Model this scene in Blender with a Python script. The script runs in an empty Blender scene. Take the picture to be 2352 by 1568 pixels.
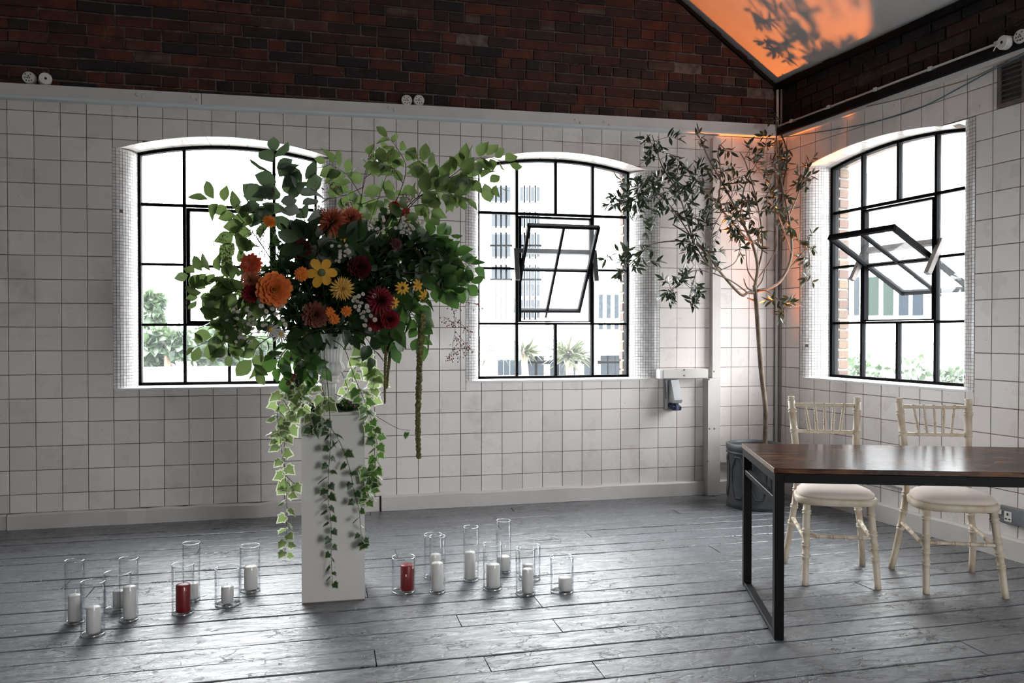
import bpy, math, random
import numpy as np
from mathutils import Vector, Matrix, Quaternion

random.seed(7)
SC = bpy.context.scene
COL = SC.collection
R = random.Random(11)

# ------------------------------------------------------------------ camera
CAM = Vector((-3.50648, -5.65990, 1.25579))
YAW, PITCH, FPX = 0.234006, -0.011743, 1829.0
FWD = Vector((math.sin(YAW)*math.cos(PITCH), math.cos(YAW)*math.cos(PITCH), math.sin(PITCH)))
RGT = Vector((math.cos(YAW), -math.sin(YAW), 0.0))
UPV = RGT.cross(FWD)
cd = bpy.data.cameras.new('camera'); cam = bpy.data.objects.new('camera', cd); COL.objects.link(cam)
cd.sensor_width = 36.0; cd.lens = FPX/2352*36; cd.clip_start = 0.05; cd.clip_end = 400
m = Matrix((RGT, UPV, -FWD)).transposed().to_4x4(); m.translation = CAM
cam.matrix_world = m
SC.camera = cam

# ------------------------------------------------------------------ world, lights, exposure
SC.view_settings.view_transform = 'Standard'
SC.view_settings.look = 'None'
SC.view_settings.gamma = 1.0
SC.view_settings.use_curve_mapping = False
SC.view_settings.exposure = 0.0
SKY = 46.0
w = bpy.data.worlds.new('overcast_sky'); SC.world = w; w.use_nodes = True
wn = w.node_tree.nodes; wl = w.node_tree.links
bg = wn['Background']; bg.inputs['Strength'].default_value = SKY
tc = wn.new('ShaderNodeTexCoord'); sx = wn.new('ShaderNodeSeparateXYZ'); cr = wn.new('ShaderNodeValToRGB')
wl.new(tc.outputs['Generated'], sx.inputs[0]); wl.new(sx.outputs['Z'], cr.inputs[0]); wl.new(cr.outputs[0], bg.inputs[0])
cr.color_ramp.elements[0].position = 0.0; cr.color_ramp.elements[0].color = (0.37, 0.38, 0.395, 1)
cr.color_ramp.elements[1].position = 1.0; cr.color_ramp.elements[1].color = (0.97, 0.98, 1.0, 1)
cy = SC.cycles
cy.max_bounces = 7; cy.diffuse_bounces = 3; cy.glossy_bounces = 3; cy.transmission_bounces = 6
cy.transparent_max_bounces = 14; cy.caustics_reflective = False; cy.caustics_refractive = False
cy.use_denoising = True; cy.sample_clamp_indirect = 6.0
cy.use_adaptive_sampling = True; cy.adaptive_threshold = 0.03

def portal(loc, rot, sx_, sy_):
    d = bpy.data.lights.new('window_portal', 'AREA'); d.shape = 'RECTANGLE'; d.size = sx_; d.size_y = sy_
    d.cycles.is_portal = True
    o = bpy.data.objects.new('window_portal', d); COL.objects.link(o); o.location = loc; o.rotation_euler = rot
    return o

# uplighter in the corner behind the planter, throws orange light up on the roof slope
sp = bpy.data.lights.new('corner_uplight', 'SPOT'); sp.energy = 900; sp.color = (1.0, 0.24, 0.035)
sp.spot_size = math.radians(25.5); sp.spot_blend = 0.12; sp.shadow_soft_size = 0.03
spo = bpy.data.objects.new('corner_uplight', sp); COL.objects.link(spo)
spo.location = (-0.12, -0.115, 0.15)
spo.rotation_euler = (Vector((-0.47, -0.58, 3.5)) - Vector(spo.location)).to_track_quat('-Z', 'Y').to_euler()

# ------------------------------------------------------------------ frames and pixel helpers
ANG = 0.104252
DR = Vector((math.sin(ANG), -math.cos(ANG), 0)); NR = Vector((-math.cos(ANG), -math.sin(ANG), 0))
MR = Matrix((DR, -NR, Vector((0, 0, 1)))).transposed().to_4x4()     # right wall: along, outward, up
MI = Matrix.Identity(4)

def ray(px, py):
    return FWD + RGT*((px-1176)/FPX) + UPV*((784-py)/FPX)
def aty(px, py, Y):
    d = ray(px, py); return CAM + d*((Y-CAM.y)/d.y)
def atz(px, py, z=0.0):
    d = ray(px, py); return CAM + d*((z-CAM.z)/d.z)
def atr(px, py, off=0.0):
    d = ray(px, py); return CAM + d*((off - NR.dot(CAM))/NR.dot(d))
def locb(px, py, d):                         # back wall local (along, outward, up)
    p = aty(px, py, d); return (p.x, p.y, p.z)
def locr(px, py, d):
    p = atr(px, py, -d); return (p.dot(DR), d, p.z)

# ------------------------------------------------------------------ object helpers
def tag(o, label=None, cat=None, group=None, kind=None):
    if label: o['label'] = label
    if cat: o['category'] = cat
    if group: o['group'] = group
    if kind: o['kind'] = kind
    return o
def empty(name, loc=(0, 0, 0), mat=None, parent=None):
    o = bpy.data.objects.new(name, None); COL.objects.link(o)
    o.empty_display_size = 0.05
    if mat is not None: o.matrix_local = mat
    else: o.location = loc
    if parent: o.parent = parent
    return o
def thing(name, label, cat, loc=(0, 0, 0), group=None, mat=None, kind=None):
    return tag(empty(name, loc, mat), label, cat, group, kind)

class MB:
    def __init__(s): s.v = []; s.f = []; s.m = []; s.cur = 0
    def add(s, vs, fs, mi=None):
        b = len(s.v); s.v.extend([tuple(v) for v in vs])
        for f in fs: s.f.append(tuple(b+i for i in f)); s.m.append(s.cur if mi is None else mi)
        return s
    def box(s, x0, x1, y0, y1, z0, z1, M=None, bevel=0.0):
        if bevel > 0:
            b = bevel; vs = []; 
            for z, ins in ((z0, b), (z0+b, 0), (z1-b, 0), (z1, b)):
                vs += [(x0+ins, y0+ins, z), (x1-ins, y0+ins, z), (x1-ins, y1-ins, z), (x0+ins, y1-ins, z)]
            fs = [(3, 2, 1, 0), (12, 13, 14, 15)]
            for k in range(3):
                for i in range(4):
                    j = (i+1) % 4; fs.append((k*4+i, k*4+j, k*4+4+j, k*4+4+i))
        else:
            vs = [(x0, y0, z0), (x1, y0, z0), (x1, y1, z0), (x0, y1, z0), (x0, y0, z1), (x1, y0, z1), (x1, y1, z1), (x0, y1, z1)]
            fs = [(3, 2, 1, 0), (4, 5, 6, 7), (0, 1, 5, 4), (1, 2, 6, 5), (2, 3, 7, 6), (3, 0, 4, 7)]
        if M is not None: vs = [M @ Vector(v) for v in vs]
        return s.add(vs, fs)
    def bar(s, a, b, wd, dp, ref=(0, 1, 0)):
        a, b = Vector(a), Vector(b); t = (b-a).normalized(); y = Vector(ref); y = (y - t*y.dot(t)).normalized(); x = y.cross(t)
        M = Matrix((x, y, t)).transposed().to_4x4(); M.translation = a
        return s.box(-wd/2, wd/2, -dp/2, dp/2, 0, (b-a).length, M)
    def prism(s, poly, y0, y1, inset=0.0):
        """poly: (x,z) list, extruded along y, front at y0 (towards the room)."""
        n = len(poly)
        if inset > 0:
            cx = sum(p[0] for p in poly)/n; cz = sum(p[1] for p in poly)/n
            fr = []
            for p in poly:
                dx, dz = cx-p[0], cz-p[1]; L = math.hypot(dx, dz) or 1
                fr.append((p[0]+dx/L*inset*1.3, p[1]+dz/L*inset*1.3))
            vs = [(p[0], y0, p[1]) for p in fr] + [(p[0], y0+inset, p[1]) for p in poly] + [(p[0], y1, p[1]) for p in poly]
            fs = [tuple(range(n))]
            for k in (0, n):
                for i in range(n):
                    j = (i+1) % n; fs.append((k+i, k+n+i, k+n+j, k+j))
        else:
            vs = [(p[0], y0, p[1]) for p in poly] + [(p[0], y1, p[1]) for p in poly]
            fs = [tuple(range(n)), tuple(range(2*n-1, n-1, -1))]
            for i in range(n):
                j = (i+1) % n; fs.append((i, n+i, n+j, j))
        return s.add(vs, fs)
    def tube(s, pts, rad, n=8, cap=True, ell=None):
        pts = [Vector(p) for p in pts]; k = len(pts)
        if not hasattr(rad, '__len__'): rad = [rad]*k
        t0 = (pts[1]-pts[0]).normalized()
        x = t0.orthogonal().normalized(); vs = []
        for i in range(k):
            t = (pts[min(i+1, k-1)] - pts[max(i-1, 0)])
            t = t.normalized() if t.length > 1e-9 else t0
            x = (x - t*x.dot(t)); x = x.normalized() if x.length > 1e-6 else t.orthogonal().normalized()
            y = t.cross(x)
            for j in range(n):
                a = 2*math.pi*j/n; vs.append(pts[i] + (x*math.cos(a) + y*math.sin(a))*rad[i])
        fs = []
        for i in range(k-1):
            for j in range(n):
                q = (j+1) % n; fs.append((i*n+j, i*n+q, i*n+n+q, i*n+n+j))
        if cap: fs += [tuple(range(n-1, -1, -1)), tuple(range((k-1)*n, k*n))]
        return s.add(vs, fs)
    def lathe(s, prof, n=24, M=None, mod=None):
        vs = []
        for i, (r, z) in enumerate(prof):
            for j in range(n):
                a = 2*math.pi*j/n; rr = r*(mod(a, i, z) if mod else 1.0)
                vs.append((rr*math.cos(a), rr*math.sin(a), z))
        fs = []
        for i in range(len(prof)-1):
            for j in range(n):
                q = (j+1) % n; fs.append((i*n+j, i*n+q, i*n+n+q, i*n+n+j))
        fs += [tuple(range(n-1, -1, -1)), tuple(range((len(prof)-1)*n, len(prof)*n))]
        if M is not None: vs = [M @ Vector(v) for v in vs]
        return s.add(vs, fs)
    def blob(s, c, r, sub=1, jit=0.0):
        vs, fs = ICO[sub]
        c = Vector(c); rr = r if hasattr(r, '__len__') else (r, r, r)
        return s.add([c + Vector((v[0]*rr[0], v[1]*rr[1], v[2]*rr[2]))*(1+R.uniform(-jit, jit)) for v in vs], fs)
    def mesh(s, name, mats=None, smooth=False):
        me = bpy.data.meshes.new(name); me.from_pydata(s.v, [], s.f)
        if mats is not None:
            for mm in (mats if isinstance(mats, (list, tuple)) else [mats]): me.materials.append(mm)
            if any(s.m): me.polygons.foreach_set('material_index', s.m)
        if smooth: me.polygons.foreach_set('use_smooth', [True]*len(me.polygons))
        me.update(); return me
    def build(s, name, mats, parent=None, smooth=False, loc=None):
        o = bpy.data.objects.new(name, s.mesh(name, mats, smooth)); COL.objects.link(o)
        if parent: o.parent = parent
        if loc is not None: o.location = loc
        return o

def _ico():
    t = (1+5**.5)/2
    v = [(-1, t, 0), (1, t, 0), (-1, -t, 0), (1, -t, 0), (0, -1, t), (0, 1, t), (0, -1, -t), (0, 1, -t), (t, 0, -1), (t, 0, 1), (-t, 0, -1), (-t, 0, 1)]
    v = [tuple(Vector(p).normalized()) for p in v]
    f = [(0, 11, 5), (0, 5, 1), (0, 1, 7), (0, 7, 10), (0, 10, 11), (1, 5, 9), (5, 11, 4), (11, 10, 2), (10, 7, 6), (7, 1, 8), (3, 9, 4), (3, 4, 2), (3, 2, 6), (3, 6, 8), (3, 8, 9), (4, 9, 5), (2, 4, 11), (6, 2, 10), (8, 6, 7), (9, 8, 1)]
    out = [(v, f)]
    for _ in range(2):
        v, f = out[-1]; v = list(v); cache = {}; nf = []
        def mid(a, b):
            k = (min(a, b), max(a, b))
            if k not in cache:
                v.append(tuple(((Vector(v[a])+Vector(v[b]))/2).normalized())); cache[k] = len(v)-1
            return cache[k]
        for a, b, c in f:
            ab, bc, ca = mid(a, b), mid(b, c), mid(c, a); nf += [(a, ab, ca), (b, bc, ab), (c, ca, bc), (ab, bc, ca)]
        out.append((v, nf))
    return out
ICO = _ico()

def inst(name, me, parent, M, mat=None):
    o = bpy.data.objects.new(name, me); COL.objects.link(o)
    if parent: o.parent = parent
    o.matrix_local = M
    if mat is not None:
        o.material_slots[0].link = 'OBJECT'; o.material_slots[0].material = mat
    return o
def smooth_path(pts, n=6):
    pts = [Vector(p) for p in pts]
    if len(pts) < 3:
        return [pts[0].lerp(pts[-1], i/n) for i in range(n+1)]
    out = []
    P = [pts[0]*2-pts[1]] + pts + [pts[-1]*2-pts[-2]]
    for i in range(1, len(P)-2):
        a, b, c, d = P[i-1:i+3]
        for k in range(n):
            t = k/n
            out.append(0.5*((2*b) + (c-a)*t + (2*a-5*b+4*c-d)*t*t + (3*b-a-3*c+d)*t**3))
    out.append(pts[-1]); return out
def frame(pos, ydir, normal, sx_=1, sy_=1, sz_=1):
    y = Vector(ydir).normalized(); z = Vector(normal); z = z - y*z.dot(y)
    z = z.normalized() if z.length > 1e-6 else y.orthogonal().normalized()
    x = y.cross(z)
    M = Matrix((x*sx_, y*sy_, z*sz_)).transposed().to_4x4(); M.translation = pos
    return M
def rv(s=1.0): return Vector((R.uniform(-1, 1), R.uniform(-1, 1), R.uniform(-1, 1)))*s

# ------------------------------------------------------------------ materials
class NT:
    def __init__(s, name):
        s.m = bpy.data.materials.new(name); s.m.use_nodes = True; s.t = s.m.node_tree
        s.b = s.t.nodes['Principled BSDF']; s.o = s.t.nodes['Material Output']
    def n(s, typ, **kw):
        nd = s.t.nodes.new(typ)
        for k, v in kw.items():
            if k.startswith('i_'):
                nd.inputs[k[2:].replace('_', ' ')].default_value = v
            else: setattr(nd, k, v)
        return nd
    def l(s, a, b): s.t.links.new(a, b)
    def co(s, kind='Object', scale=(1, 1, 1)):
        tcn = s.n('ShaderNodeTexCoord'); mp = s.n('ShaderNodeMapping'); mp.inputs['Scale'].default_value = scale
        s.l(tcn.outputs[kind], mp.inputs[0]); return mp.outputs[0]
    def pos(s, scale=(1, 1, 1)):
        g = s.n('ShaderNodeNewGeometry'); mp = s.n('ShaderNodeMapping'); mp.inputs['Scale'].default_value = scale
        s.l(g.outputs['Position'], mp.inputs[0]); return mp.outputs[0]
    def noise(s, vec, scale=5, detail=4, rough=.55, dist=0):
        nd = s.n('ShaderNodeTexNoise'); nd.inputs['Scale'].default_value = scale; nd.inputs['Detail'].default_value = detail
        nd.inputs['Roughness'].default_value = rough; nd.inputs['Distortion'].default_value = dist
        if vec is not None: s.l(vec, nd.inputs['Vector'])
        return nd.outputs['Fac']
    def ramp(s, fac, *els):
        nd = s.n('ShaderNodeValToRGB'); e = nd.color_ramp.elements
        while len(e) < len(els): e.new(0.5)
        for i, (p, c) in enumerate(els):
            e[i].position = p; e[i].color = (*c, 1) if hasattr(c, '__len__') else (c, c, c, 1)
        s.l(fac, nd.inputs[0]); return nd.outputs[0]
    def mix(s, fac, a, b, mode='MIX'):
        nd = s.n('ShaderNodeMix', data_type='RGBA', blend_type=mode)
        for sock, v in ((nd.inputs[0], fac), (nd.inputs[6], a), (nd.inputs[7], b)):
            if isinstance(v, (int, float)): sock.default_value = v
            elif isinstance(v, tuple): sock.default_value = (*v, 1)
            else: s.l(v, sock)
        return nd.outputs[2]
    def math(s, op, a, b=0.5):
        nd = s.n('ShaderNodeMath', operation=op)
        for i, v in enumerate((a, b)):
            if isinstance(v, (int, float)): nd.inputs[i].default_value = v
            else: s.l(v, nd.inputs[i])
        return nd.outputs[0]
    def rnd(s):
        oi = s.n('ShaderNodeObjectInfo'); g = s.n('ShaderNodeNewGeometry')
        a = s.math('ADD', oi.outputs['Random'], g.outputs['Random Per Island']); return s.math('FRACT', a, 0)
    def bump(s, h, strength=.3, dist=.01, normal=None):
        nd = s.n('ShaderNodeBump'); nd.inputs['Strength'].default_value = strength; nd.inputs['Distance'].default_value = dist
        s.l(h, nd.inputs['Height'])
        if normal is not None: s.l(normal, nd.inputs['Normal'])
        s.l(nd.outputs[0], s.b.inputs['Normal']); return nd.outputs[0]
    def base(s, c):
        if isinstance(c, tuple): s.b.inputs['Base Color'].default_value = (*c, 1)
        else: s.l(c, s.b.inputs['Base Color'])
    def set(s, **kw):
        for k, v in kw.items():
            sock = s.b.inputs[k.replace('_', ' ')]
            if isinstance(v, (int, float, tuple)): sock.default_value = v
            else: s.l(v, sock)
        return s

def simple(name, c, rough=.5, spec=.5, metal=0.0, var=0.0, nscale=0, bump=0.0, island=True):
    s = NT(name); col = c
    if nscale:
        f = s.noise(s.co('Object'), nscale, 5)
        col = s.ramp(f, (.3, tuple(x*(1-var) for x in c)), (.7, tuple(min(1, x*(1+var)) for x in c)))
        if bump: s.bump(f, bump, .004)
    elif var:
        col = s.ramp(s.rnd(), (0, tuple(x*(1-var) for x in c)), (1, tuple(min(1, x*(1+var)) for x in c)))
    s.base(col); s.set(Roughness=rough, Metallic=metal, Specular_IOR_Level=spec); return s.m

def leaf_mat(name, dark, light, trans, tr=.4, rough=.42, edge=None, red=None):
    s = NT(name); rn = s.rnd()
    col = s.ramp(rn, (0, dark), (1, light))
    tcol = s.ramp(rn, (0, tuple(x*.75 for x in trans)), (1, trans))
    nz = s.noise(s.co('Object'), 9, 3)
    col = s.mix(s.math('MULTIPLY', nz, .35), col, tuple(x*.6 for x in dark))
    if edge is not None:
        at = s.n('ShaderNodeAttribute', attribute_name='rim')
        nz2 = s.noise(s.co('Object'), 6, 3)
        mk = s.ramp(s.math('ADD', at.outputs['Fac'], s.math('MULTIPLY', s.math('SUBTRACT', nz2, .5), .5)), (.46, 0), (.60, 1))
        col = s.mix(mk, col, edge); tcol = s.mix(mk, tcol, tuple(min(1, x*1.0) for x in edge))
    s.base(col); s.set(Roughness=rough, Specular_IOR_Level=.45)
    tb = s.n('ShaderNodeBsdfTranslucent'); s.l(tcol, tb.inputs[0])
    mx = s.n('ShaderNodeMixShader'); mx.inputs[0].default_value = tr
    s.l(s.b.outputs[0], mx.inputs[1]); s.l(tb.outputs[0], mx.inputs[2]); s.l(mx.outputs[0], s.o.inputs[0])
    return s.m

def petal_mat(name, a, b, tr=.3):
    return leaf_mat(name, a, b, tuple(min(1, x*1.2) for x in b), tr, .6)

def make_tile():
    s = NT('glazed_white_tile'); rn = s.rnd()
    c = s.ramp(rn, (0, (.63, .582, .552)), (.5, (.69, .640, .610)), (1, (.74, .692, .662)))
    p = s.pos()
    st = s.ramp(s.noise(p, 2.3, 6, .65), (.58, 0), (.78, .5))
    c = s.mix(st, c, (.33, .27, .24))
    sp_ = s.ramp(s.noise(p, 38, 2, .5), (.74, 0), (.78, .7))
    c = s.mix(sp_, c, (.2, .15, .13))
    s.base(c); s.set(Roughness=s.ramp(s.noise(p, 5, 3), (.3, .22), (.7, .42)), Specular_IOR_Level=.5)
    s.bump(s.noise(p, 7, 3), .10, .01); return s.m
TILE = make_tile()
GROUT = simple('dark_grout', (.19, .145, .125), .9, .1, nscale=30, var=.4)
MOSA = simple('mosaic_glaze', (.62, .60, .59), .22, .5, var=.12)
MOSG = simple('mosaic_grout', (.12, .10, .095), .9, .1)

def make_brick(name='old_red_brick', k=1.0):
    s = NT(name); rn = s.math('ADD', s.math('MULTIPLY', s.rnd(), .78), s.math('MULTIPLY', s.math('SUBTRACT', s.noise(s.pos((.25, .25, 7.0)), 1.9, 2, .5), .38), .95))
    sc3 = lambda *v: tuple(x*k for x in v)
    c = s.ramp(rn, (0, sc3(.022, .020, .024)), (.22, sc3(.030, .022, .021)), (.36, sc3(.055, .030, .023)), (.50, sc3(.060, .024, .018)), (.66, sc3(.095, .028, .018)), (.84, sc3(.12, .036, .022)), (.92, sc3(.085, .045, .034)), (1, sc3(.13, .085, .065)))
    p = s.pos()
    c = s.mix(s.ramp(s.noise(p, 6, 6, .7), (.35, .75), (.65, 0)), c, (.02, .015, .015))
    c = s.mix(s.ramp(s.noise(p, 45, 3, .6), (.66, 0), (.74, .4)), c, (.25, .2, .17))
    s.base(c); s.set(Roughness=.85, Specular_IOR_Level=.2); s.bump(s.noise(p, 60, 6, .7), .7, .006); return s.m
BRICK = make_brick()
SHADEBRICK = make_brick('shade_dark_brick', .38)  # same brick darkened: shade of the upper right wall put into the colour
MORTAR = simple('old_mortar', (.125, .092, .080), .95, .1, nscale=25, var=.5, bump=.5)
def make_outbrick():
    s = NT('weathered_orange_brick'); rn = s.rnd()
    c = s.ramp(rn, (0, (.050, .022, .015)), (.5, (.072, .036, .024)), (1, (.095, .062, .034)))
    s.base(s.mix(s.ramp(s.noise(s.pos(), 70, 4), (.45, 0), (.6, .5)), c, (.034, .022, .017))); s.set(Roughness=.9); return s.m
OUTBRICK = make_outbrick()
PMORT = simple('pale_mortar', (.13, .12, .11), .95)

def make_paint(name, c, chips=.6, chipc=(.10, .075, .06), rough=.4, spec=.4):
    s = NT(name); p = s.pos()
    c1 = s.ramp(s.noise(p, 3, 5), (.3, tuple(x*.86 for x in c)), (.7, c))
    ch = s.ramp(s.noise(p, 22, 6, .75), (.69, 0), (.72, chips))
    s.base(s.mix(ch, c1, chipc)); s.set(Roughness=rough, Specular_IOR_Level=spec); s.bump(s.noise(p, 14, 5, .7), .25, .006); return s.m
WPAINT = make_paint('old_white_paint', (.60, .57, .545))
WPAINT2 = make_paint('white_sill_paint', (.72, .71, .70), .3)
TRUNK_W = simple('white_plastic', (.58, .56, .55), .35, nscale=6, var=.06)

def make_floor():
    s = NT('worn_grey_floor_paint'); p = s.pos((.55, 1.6, 1)); p1 = s.pos()
    c = s.ramp(s.noise(p1, 1.3, 5), (.3, (.118, .125, .138)), (.7, (.160, .169, .186)))
    c = s.mix(s.math('MULTIPLY', s.rnd(), .3), c, (.10, .103, .112))
    chip = s.ramp(s.noise(p, 11, 8, .78, .6), (.60, 0), (.625, 1))
    chip2 = s.ramp(s.noise(s.pos((.35, 2.2, 1)), 26, 5, .7, .5), (.68, 0), (.72, .8))
    c = s.mix(s.math('MULTIPLY', chip, .6), c, (.06, .058, .06)); c = s.mix(chip2, c, (.02, .018, .018))
    vz = s.n('ShaderNodeTexVoronoi', feature='DISTANCE_TO_EDGE'); vz.inputs['Scale'].default_value = 9
    wv = s.n('ShaderNodeVectorMath', operation='ADD'); s.l(s.pos((.45, 1.7, 1)), wv.inputs[0])
    nzc = s.n('ShaderNodeTexNoise'); nzc.inputs['Scale'].default_value = 14; nzc.inputs['Detail'].default_value = 6; s.l(s.pos(), nzc.inputs['Vector'])
    vs_ = s.n('ShaderNodeVectorMath', operation='SCALE'); vs_.inputs['Scale'].default_value = .16; s.l(nzc.outputs['Color'], vs_.inputs[0]); s.l(vs_.outputs[0], wv.inputs[1])
    s.l(wv.outputs[0], vz.inputs['Vector'])
    crack = s.math('MULTIPLY', s.ramp(vz.outputs['Distance'], (.008, 1), (.028, 0)), s.ramp(s.noise(s.pos(), 5, 3), (.50, 0), (.56, 1)))
    c = s.mix(crack, c, (.014, .013, .013))
    c = s.mix(s.ramp(s.noise(p1, 9, 4), (.72, 0), (.76, .5)), c, (.16, .11, .085))
    s.base(c)
    s.set(Roughness=s.ramp(s.noise(p, 6, 6, .7), (.3, .20), (.7, .33)), Specular_IOR_Level=1.0)
    h1 = s.noise(p, 15, 9, .70, .5); h2 = s.noise(s.pos((.7, 1.3, 1)), 60, 4, .65)
    vor = s.n('ShaderNodeTexVoronoi', feature='DISTANCE_TO_EDGE'); vor.inputs['Scale'].default_value = 17; s.l(s.pos((.6, 1.3, 1)), vor.inputs['Vector'])
    h = s.math('ADD', s.math('MULTIPLY', h1, 1.0), s.math('MULTIPLY', h2, .45))
    h = s.math('ADD', h, s.math('MULTIPLY', s.ramp(vor.outputs['Distance'], (0, 0), (.06, 1)), .12))
    h = s.math('SUBTRACT', h, s.math('ADD', s.math('MULTIPLY', chip, .22), s.math('MULTIPLY', crack, .5)))
    s.bump(h, .50, .009); return s.m
FLOOR = make_floor()
GAP = simple('dark_board_gap', (.008, .008, .009), .95, .1)

def make_ceiling():
    s = NT('white_roof_lining'); p = s.pos()
    s.base(s.ramp(s.noise(p, 2.5, 5), (.3, (.40, .39, .38)), (.7, (.47, .46, .45)))); s.set(Roughness=.75, Specular_IOR_Level=.2)
    s.bump(s.noise(p, 9, 4), .12, .01); return s.m
CEIL = make_ceiling()
BLACK = simple('black_steel', (.0035, .0035, .004), .5, .10, nscale=30, var=.3)
WIRON = make_paint('black_window_iron', (.004, .0043, .005), .25, (.11, .11, .105), .7, .04)
DARKM = simple('black_trunking', (.004, .004, .004), .6, .1)

def make_pane():
    s = NT('old_window_glass')
    tr = s.n('ShaderNodeBsdfTransparent'); tr.inputs[0].default_value = (.96, .97, .965, 1)
    gl = s.n('ShaderNodeBsdfGlossy'); gl.inputs['Roughness'].default_value = .02
    lw = s.n('ShaderNodeLayerWeight'); lw.inputs[0].default_value = .5
    fr = s.math('ADD', .03, s.math('MULTIPLY', s.math('POWER', lw.outputs['Facing'], 5.0), .6))
    mx = s.n('ShaderNodeMixShader'); s.l(fr, mx.inputs[0]); s.l(tr.outputs[0], mx.inputs[1]); s.l(gl.outputs[0], mx.inputs[2])
    tb = s.n('ShaderNodeBsdfTranslucent'); tb.inputs[0].default_value = (.9, .92, .95, 1)
    d = s.ramp(s.noise(s.pos(), 3.0, 6, .7), (.3, .0035), (.7, .009))
    m2 = s.n('ShaderNodeMixShader'); s.l(d, m2.inputs[0]); s.l(mx.outputs[0], m2.inputs[1]); s.l(tb.outputs[0], m2.inputs[2])
    s.l(m2.outputs[0], s.o.inputs[0]); return s.m
PANE = make_pane()
def make_vglass():
    s = NT('clear_vase_glass')
    lw = s.n('ShaderNodeLayerWeight'); lw.inputs[0].default_value = .5
    f = s.math('POWER', lw.outputs['Facing'], 8.0)
    tr = s.n('ShaderNodeBsdfTransparent'); s.l(s.ramp(f, (0, (.995, .997, .997)), (.9, (.45, .50, .54))), tr.inputs[0])
    gl = s.n('ShaderNodeBsdfGlossy'); gl.inputs['Roughness'].default_value = .03
    fr = s.math('ADD', .018, s.math('MULTIPLY', f, .6))
    mx = s.n('ShaderNodeMixShader'); s.l(fr, mx.inputs[0]); s.l(tr.outputs[0], mx.inputs[1]); s.l(gl.outputs[0], mx.inputs[2])
    s.l(mx.outputs[0], s.o.inputs[0]); return s.m
VGLASS = make_vglass()
def make_rim():
    s = NT('polished_vase_rim')
    gl = s.n('ShaderNodeBsdfGlass'); gl.inputs['Roughness'].default_value = .12; gl.inputs['IOR'].default_value = 1.5
    g2 = s.n('ShaderNodeBsdfGlossy'); g2.inputs['Roughness'].default_value = .18
    mx = s.n('ShaderNodeMixShader'); mx.inputs[0].default_value = .35; s.l(gl.outputs[0], mx.inputs[1]); s.l(g2.outputs[0], mx.inputs[2])
    s.l(mx.outputs[0], s.o.inputs[0]); return s.m
VRIM = make_rim()
def make_wax(name, c):
    s = NT(name); s.base(c); s.set(Roughness=.38, Specular_IOR_Level=.5, Subsurface_Weight=.25, Subsurface_Radius=(.02, .016, .012), Subsurface_Scale=.5); return s.m
WAXW = make_wax('white_wax', (.80, .775, .74)); WAXR = make_wax('red_wax', (.235, .012, .014))
WICK = simple('cotton_wick', (.75, .72, .68), .9)

def make_tabletop():
    s = NT('dark_brown_wood_top'); p = s.co('Object', (1.3, 5, 5))
    n1 = s.noise(p, 2.6, 7, .62, 1.2); n2 = s.noise(s.co('Object', (2, 45, 45)), 3, 4)
    c = s.ramp(n1, (.37, (.018, .009, .006)), (.5, (.070, .029, .014)), (.62, (.17, .073, .032)))
    c = s.mix(s.ramp(n2, (.4, .5), (.6, 0)), c, (.014, .008, .006))
    sc = s.ramp(s.noise(s.co('Object', (6, 14, 1)), 9, 2, .4, 2.0), (.735, 0), (.755, .7))
    c = s.mix(sc, c, (.5, .44, .38))
    df = s.n('ShaderNodeBsdfDiffuse'); s.l(c, df.inputs[0]); gl = s.n('ShaderNodeBsdfGlossy'); gl.inputs['Roughness'].default_value = .20
    lw = s.n('ShaderNodeLayerWeight'); lw.inputs[0].default_value = .5
    f = s.math('ADD', .02, s.math('MULTIPLY', s.math('POWER', lw.outputs['Facing'], 4.0), .34))
    mx = s.n('ShaderNodeMixShader'); s.l(f, mx.inputs[0]); s.l(df.outputs[0], mx.inputs[1]); s.l(gl.outputs[0], mx.inputs[2]); s.l(mx.outputs[0], s.o.inputs[0]); return s.m
TABLET = make_tabletop()
EDGE = simple('worn_table_edge', (.20, .14, .10), .35, nscale=20, var=.3)
def make_chairwood():
    s = NT('limewashed_wood'); p = s.co('Object')
    c = s.ramp(s.noise(s.co('Object', (3, 3, 2)), 5, 5, .6), (.28, (.46, .32, .20)), (.44, (.60, .50, .375)), (.68, (.67, .59, .48)))
    s.base(c); s.set(Roughness=.5, Specular_IOR_Level=.35); return s.m
CHAIRW = make_chairwood()
def make_fabric():
    s = NT('cream_suede'); f = s.noise(s.co('Object'), 220, 2)
    s.base(s.ramp(s.noise(s.co('Object'), 7, 4), (.3, (.71, .605, .535)), (.7, (.77, .665, .595)))); s.set(Roughness=.9, Specular_IOR_Level=.15, Sheen_Weight=.25); s.bump(f, .12, .002); return s.m
FABRIC = make_fabric()
LEAD = simple('dark_lead_grey', (.060, .064, .070), .5, .4, nscale=8, var=.35, bump=.2)
SOIL = simple('potting_soil', (.035, .022, .013), .95, nscale=40, var=.6, bump=.8)
def make_bark(name, a, b, sc=14):
    s = NT(name); n = s.noise(s.co('Object', (1, 1, .5)), sc, 6, .7)
    s.base(s.ramp(n, (.35, a), (.65, b))); s.set(Roughness=.85, Specular_IOR_Level=.2); s.bump(n, .6, .006); return s.m
BARK = make_bark('olive_bark', (.06, .04, .03), (.22, .165, .125))
TWIG = make_bark('dark_twig', (.025, .016, .012), (.07, .045, .03), 30)
STEMG = simple('green_stem', (.05, .075, .025), .6)
PLASTER = simple('white_plaster_urn', (.72, .71, .69), .6, .3, nscale=12, var=.08, bump=.1)
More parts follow.
